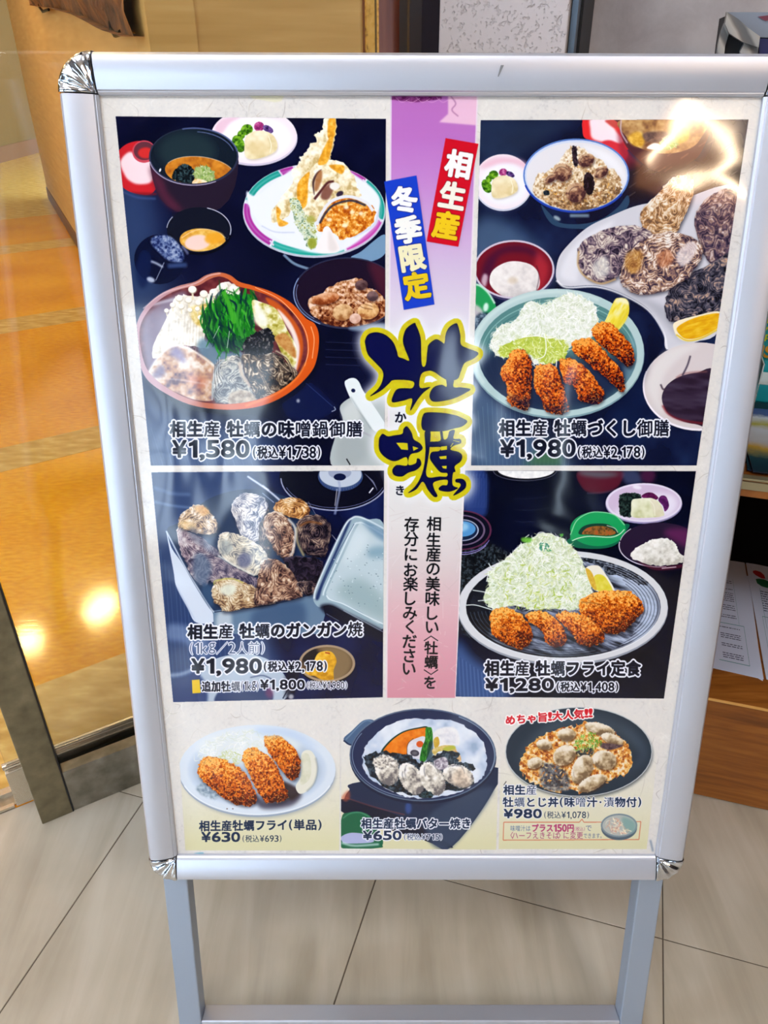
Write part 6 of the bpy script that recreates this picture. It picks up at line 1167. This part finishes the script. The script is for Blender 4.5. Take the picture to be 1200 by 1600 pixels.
# rear frame leans the other way, hinged at the top
hz = pp(0, -.02, -.012); rl = .20/1.17; ey2 = np.array([ey[0], rl, -1.]); ey2 /= np.linalg.norm(ey2); ez2 = np.cross(ex, ey2); ez2 = -ez2 if ez2[1] < 0 else ez2
R0 = hz+np.array([0, .030, 0])
def pr_(x, s, h=0.): return R0+ex*x+ey2*s+ez2*(h+.02)
sl = 0
while pr_(0, sl)[2] > .012: sl += .001
legpair(pr_, .02, sl-.012, [.83, 1.08])
b = MB(); b.box(pr_(-.01, .03, -.012), ex*(PW+.02), ey2*.80, ez2*.006); b.build('rear_board', M['backing'], st)
for x_ in (.05, PW-.08):
    b = MB(); b.bbox(pp(x_, -.024, -.028), ex*.03, ey*.03, ez*-.034, .002); b.build('hinge', M['alu_leg'], st)

# ------------------------------------------------------------------ wooden leaflet rack on the right
def cr(u, n, z): return CO+TU*u+TN_*n+ZV*z
rk = thing('leaflet_rack', cr(.4, .2, 0), 'brown wooden leaflet rack with open shelves beside the poster stand', 'rack')
L0, L1, DP = -.075, 1.0, .43
b = MB(); b.box(cr(L0, 0, .004), TU*(L1-L0), TN_*.018, ZV*.229); b.build('front_panel', M['rack'], rk)
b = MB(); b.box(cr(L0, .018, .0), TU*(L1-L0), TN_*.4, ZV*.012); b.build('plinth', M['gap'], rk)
b = MB(); b.bbox(cr(L0, -.002, .2335), TU*(L1-L0), TN_*DP, ZV*.006, .001); sh = b.build('shelf', M['rack_top'], rk)
b = MB(); b.box(cr(L0, -.0035, .2345), TU*(L1-L0), TN_*.0015, ZV*.005); b.build('edge_strip', M['rack_edge'], sh)
b = MB(); b.bbox(cr(L0, -.002, .621), TU*(L1-L0), TN_*DP, ZV*.029, .0015); sh = b.build('shelf', M['rack_top'], rk)
b = MB(); b.box(cr(L0, -.0045, .634), TU*(L1-L0), TN_*.003, ZV*.012); b.box(cr(L0, -.0045, .6485), TU*(L1-L0), TN_*.012, ZV*.003); b.build('edge_strip', M['edge_metal'], sh)
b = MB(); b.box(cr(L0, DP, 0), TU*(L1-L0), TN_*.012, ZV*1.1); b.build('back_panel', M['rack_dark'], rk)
for u in (L0-.018, L1): b = MB(); b.box(cr(u, 0, 0), TU*.018, TN_*DP, ZV*1.13); b.build('side_panel', M['rack'], rk)
b = MB(); b.bbox(cr(L0-.018, .12, 1.10), TU*(L1-L0+.036), TN_*(DP-.12), ZV*.022, .001); b.build('shelf', M['rack_top'], rk)
# papers on the lower shelf
ZP = .2400
def pr2(X, Y, z=ZP): w_ = onz(X, Y, z)-CO; return float(w_.dot(TU)), float(w_.dot(TN_))
def leaflet(corners, z, label, rows, pic=None, seed=1):
    cs = [np.array([*cr(*pr2(X, Y), 0)[:2], z]) for X, Y in corners]       # near-left, near-right, far-right, far-left
    t_ = thing('leaflet', cs[0], label, 'leaflet', 'leaflets on the lower shelf')
    b = MB(); b.loft([[c-ZV*.0008 for c in cs], cs]); b.build('paper', M['paper'], t_)
    def at(a, c): return (cs[0]*(1-a)+cs[1]*a)*(1-c)+(cs[3]*(1-a)+cs[2]*a)*c+ZV*.0003
    b = MB(); r = random.Random(seed)
    for (c, a0, a1, w) in rows:
        a = a0
        while a < a1:
            l = r.uniform(.012, .06); e = min(a+l, a1); b.quad(at(a, c), at(e, c), at(e, c+w), at(a, c+w)); a = e+r.uniform(.004, .012)
    b.build('printed_lines', M['ink'], t_, kind='stuff')
    return t_, at
fa = [(1060, 1032), (1193, 1062), (1163, 878), (1050, 862)]
rows = []
for c0, n_ in ((.10, 3), (.19, 2), (.255, 3), (.34, 1)): rows += [(c0+k*.016, .55, .80, .006) for k in range(n_)]
for c0, n_ in ((.43, 2), (.50, 3), (.58, 5), (.69, 1), (.75, 2)): rows += [(c0+k*.018, .56, .78, .006) for k in range(n_)]
rows += [(.88, .60, .76, .012), (.92, .60, .76, .010), (.955, .60, .72, .008)]
t_, at = leaflet(fa, ZP+.0012, 'white leaflet with a teal ruled box lying beside the stand rail', rows, seed=2)
b = MB()
for (a0, c0, a1, c1) in ((.5, .07, .86, .075), (.855, .07, .86, .38), (.5, .375, .86, .38), (.80, .385, .803, .80)): b.quad(at(a0, c0), at(a1, c0), at(a1, c1), at(a0, c1))
b.build('ruled_box', M['teal_ink'], t_)
fb_ = [(1197, 1062), (1330, 1092), (1290, 906), (1165, 879)]
rows = [(.30+k*.035, .13, .5, .010) for k in range(7)]; rows = [(.55+k*.022, .12, .6, .008) for k in range(9)]
t_, at = leaflet(fb_, ZP+.0016, 'white leaflet with a red chili picture, partly cut by the frame', rows, seed=5)
def blobq(at, pts, m, name, t_): b = MB(); b.add([at(a, c)+ZV*.0002 for a, c in pts], [tuple(range(len(pts)))]); b.build(name, m, t_)
blobq(at, [(.07, .90), (.10, .88), (.17, .86), (.22, .865), (.21, .90), (.17, .925), (.11, .93), (.075, .92)], M['chili'], 'chili_print', t_)
blobq(at, [(.10, .80), (.15, .78), (.22, .775), (.30, .79), (.28, .84), (.20, .855), (.13, .85), (.09, .84)], M['leaf'], 'leaf_print', t_)
b = MB(); [b.quad(at(a0, c0), at(a1, c0), at(a1, c1), at(a0, c1)) for (a0, c0, a1, c1) in ((.09, .10, .094, .50), (.09, .495, .6, .50), (.12, .76, .124, .40))]; b.build('ruled_box', M['teal_ink'], t_)
b = MB(); cs = [np.array([*cr(*pr2(X, Y), 0)[:2], ZP+.0002]) for X, Y in ((1168, 1050), (1192, 1064), (1170, 900), (1150, 900))]
t_ = thing('leaflet', cs[0], 'white leaflet corner poking out underneath the teal-box leaflet', 'leaflet', 'leaflets on the lower shelf'); b.loft([[c-ZV*.0006 for c in cs], [c+ZV*.0003 for c in cs]]); b.build('paper', M['paper'], t_)
# brochures on the upper shelf
ZS = .6505
def brochure(c, ang, z, m, label, seed):
    u, n = dirn(-17+ang); W_, H_ = .21, .235; o = np.array([*c, z]); t_ = thing('brochure', o, label, 'brochure', 'brochures on the upper shelf')
    b = MB(); b.bbox((0, 0, 0), (W_, 0, 0), (0, H_, 0), (0, 0, .0022), .0005)
    ob = b.build('cover', m); ob.parent = t_; t_.rotation_euler = (0, 0, math.radians(-17+ang))
    b = MB()
    for k in range(7): b.tube([(.050+k*.012, .022+.004*(k % 2), .0024), (.058+k*.012, .030-.003*(k % 3), .0024)], .0009, 5)
    s_ = b.build('script_print', M['white_card']); s_.parent = t_; return t_
def sx(X, Y, z=ZS): w_ = onz(X, Y, z); return w_[:2]
q1 = sx(1166, 732); q2 = sx(1183, 733)
brochure(sx(1150, 722), 3, ZS+.0002, M['cover_dark'], 'navy brochure lowest of its pile, corner showing at the left', 1); brochure(sx(1167, 735, ZS+.003), -3, ZS+.0026, M['cover_dark'], 'navy brochure in the middle of its pile', 2); brochure(sx(1176, 737, ZS+.006), 1.5, ZS+.005, M['cover'], 'navy and yellow picture brochure on top of its pile', 3)
# turquoise leaflet holder
hn = pr2(1185, 629, ZS)[1]; hp = cr(0, hn, 0); hu0 = float((onpl(1150, 620, hp, TN_)-CO).dot(TU)); z465 = float(onpl(1199, 466, hp+TN_*.06, TN_)[2])
th = thing('leaflet_holder', cr(hu0, hn, ZS), 'turquoise card leaflet holder with yellow lettering behind the brochures', 'leaflet holder')
ZT = float(onpl(1196, 602, hp, TN_)[2])
b = MB(); b.box(cr(hu0, hn, ZS), TU*.42, TN_*.003, ZV*(ZT-ZS)); b.build('tray_front', M['turq'], th)
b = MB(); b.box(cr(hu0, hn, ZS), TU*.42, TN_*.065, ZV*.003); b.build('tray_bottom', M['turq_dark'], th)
b = MB(); b.box(cr(hu0, hn+.062, ZS), TU*.42, TN_*.003, ZV*(z465-ZS)); bb = b.build('backboard', M['turq'], th)
ud = float((onpl(1190, 560, hp+TN_*.03, TN_)-CO).dot(TU)); zd = float(onpl(1191, 560, hp+TN_*.03, TN_)[2])
b = MB(); b.box(cr(ud, hn, ZS), TU*.002, TN_*.062, ZV*(zd-ZS)); b.build('divider', M['white_card'], th)
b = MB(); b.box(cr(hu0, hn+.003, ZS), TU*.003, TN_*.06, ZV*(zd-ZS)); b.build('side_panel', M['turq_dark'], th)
b = MB(); b.box(cr(ud+.006, hn+.02, ZS+.003), TU*.1, TN_*.002, ZV*(ZT-ZS+.012)); t2 = thing('leaflet', cr(ud+.006, hn+.02, ZS+.003), 'white leaflet standing in the turquoise holder', 'leaflet'); b.build('paper', M['white_card'], t2)
b = MB(); b.box(cr(ud+.006, hn+.030, ZS+.003), TU*.1, TN_*.002, ZV*(zd-ZS-.006)); t3 = thing('leaflet', cr(ud+.006, hn+.03, ZS+.003), 'turquoise leaflet standing behind the white one in the holder', 'leaflet'); b.build('paper', M['turq'], t3)
def letters(s, X, Y, size, m, parent, pl_n):
    o_, _ = zip(*[glyph(c) for c in s]); b = MB()
    c0 = onpl(X, Y, cr(0, pl_n, 0), TN_)
    cu = bpy.data.curves.new('lettering', 'FONT'); cu.body = s; cu.size = size; cu.extrude = .0004; cu.offset = size*.03; cu.materials.append(m)
    t0 = bpy.data.objects.new('lettering', cu); me = bpy.data.meshes.new_from_object(t0); bpy.data.objects.remove(t0); o = bpy.data.objects.new('lettering', me); COL.objects.link(o); o.parent = parent
    Mx = Matrix(((TU[0], 0, -TN_[0], 0), (TU[1], 0, -TN_[1], 0), (0, 1, 0, 0), (0, 0, 0, 1))); off = np.array(parent['_o'])
    o.matrix_local = Matrix.Translation(Vector(c0-off))@Mx
for s_, X, Y, z_ in (('me', 1193, 504, .016), ('yo', 1192, 517, .016), ('ip', 1191, 529, .016)): letters(s_, X, Y, z_, M['lime'], bb, hn+.0605)
letters('JS', 1185, 557, .028, M['amber'], bb, hn+.0605)
# grey crate on the top shelf
gn = .20; gpt = cr(0, gn, 0)
def g_(X, Y, n=0.): return onpl(X, Y, gpt+TN_*n, TN_)
gc = thing('storage_crate', g_(1150, 85)*[1, 1, 0]+ZV*1.123, 'grey plastic crate with a ribbed diagonal band on the rack top', 'crate')
def plate(pts, n0, n1, m, name, par=gc):
    b = MB(); b.loft([[g_(*p_)+TN_*n0 for p_ in pts], [g_(*p_)+TN_*n1 for p_ in pts]]); return b.build(name, m, par)
zb = lambda X: px(np.append(g_(X, 60)[:2], 1.123))
L_ = zb(1136); R2 = zb(1240)
plate([(1137, 24), (1262, 24), R2, L_], .012, .16, M['gap'], 'body')
plate([(1136, 19), (1265, 19), (1262, 62), (1186, 58), (1168, 44), (1152, 30)], 0, .02, M['grey_top'], 'front_panel')
plate([(1135, 19), (1152, 30), (1168, 44), (1186, 57), (1184, 74), (1160, 66), (1150, 60), (1138, 52), (1132, 38)], -.012, .012, M['grey_crate'], 'ribbed_band')
plate([(1166, 62), (1185, 70), (1182, 100), (1158, 100), (1156, 80)], -.004, .012, M['grey_crate'], 'curved_strap')
plate([(1132, 36), (1139, 52), (1133, 72), (1130, 100), (1118, 100), (1122, 70), (1127, 48)], .0, .02, M['grey_crate'], 'side_flange')
plate([(1184, 26), (1200, 24), (1204, 30), (1196, 33)], -.002, .004, M['maroon_mark'], 'printed_mark'); plate([(1187, 60), (1262, 62), (1258, 100), (1186, 100)], .0, .01, M['navy_mark'], 'printed_mark')

# ------------------------------------------------------------------ carved plaque on the yellow wall
kp = WA0+wn*.03
def onA(X, Y, d_=.03): return onpl(X, Y, WA0+wn*d_, wn)
k0, k1, k2, k3 = onA(52, 8), onA(125, 22), onA(172, 46), onA(209, 57)
cp = thing('carved_plaque', onA(130, 10), 'carved brown wooden plaque hanging high on the yellow wall', 'wall carving')
b = MB(); n_ = 26; zt = 2.25; rr = random.Random(8); P_ = [k0, onA(90, 13), k1, onA(150, 34), k2, k3]
cum = [0.]+list(np.cumsum([np.linalg.norm((P_[i+1]-P_[i])) for i in range(len(P_)-1)]))
def low(t): 
    v = t*cum[-1]; i = max(j for j in range(len(cum)-1) if cum[j] <= v+1e-9); f = (v-cum[i])/(cum[i+1]-cum[i]); return P_[i]*(1-f)+P_[i+1]*f
grid = []
for i in range(n_+1):
    l = low(i/n_); row = []
    for j in range(21): f = j/20; dz = l[2]+(zt-l[2])*f; relief = .03*abs(math.sin(i*.9+j*.6)*math.cos(j*.8-i*.35))+rr.uniform(0, .004); row.append(np.array([l[0], l[1], dz])+wn*(relief if 0 < j else .0))
    grid.append(row)
b.loft(grid, close=False, caps=False)
b.loft([[l[0]-wn*.028 for l in grid], [l[0]+wn*.03 for l in grid]], close=False, caps=False)
b.build('relief', M['carved'], cp, smooth=False)
b = MB(); b.box(onA(52, 8, .004), P_[-1]*[1, 1, 0]-P_[0]*[1, 1, 0], wn*.018, ZV*.8); b.build('back_plate', M['carved'], cp)
for X, Y in ((62, 12), (175, 46)):
    a = onA(X, Y, .03); c = onA(X+5, Y+6 if X < 100 else Y+8, .03); e = onA(X+14, Y+(3 if X < 100 else 5), .03); b = MB(); b.tube([a+ZV*.02, a, c, e], .006 if X < 100 else .008, 8); b.build('hook', M['hook'], cp, smooth=True)
b = MB(); z0 = onA(213, 40, .01); z1_ = onA(226, 40, .01); b.box(np.array([z0[0], z0[1], 1.30]), (z1_-z0)*[1, 1, 0], wn*.02, ZV*.9); t4 = thing('shadow_strip', z0, 'narrow dark strip put in for the shadow beside the carved plaque', 'shadow'); b.build('dark_strip', M['dark_frame'], t4)  # solid dark strip stands in for a shadow on the wall

for o in list(bpy.data.objects):
    if '_o' in o: del o['_o']
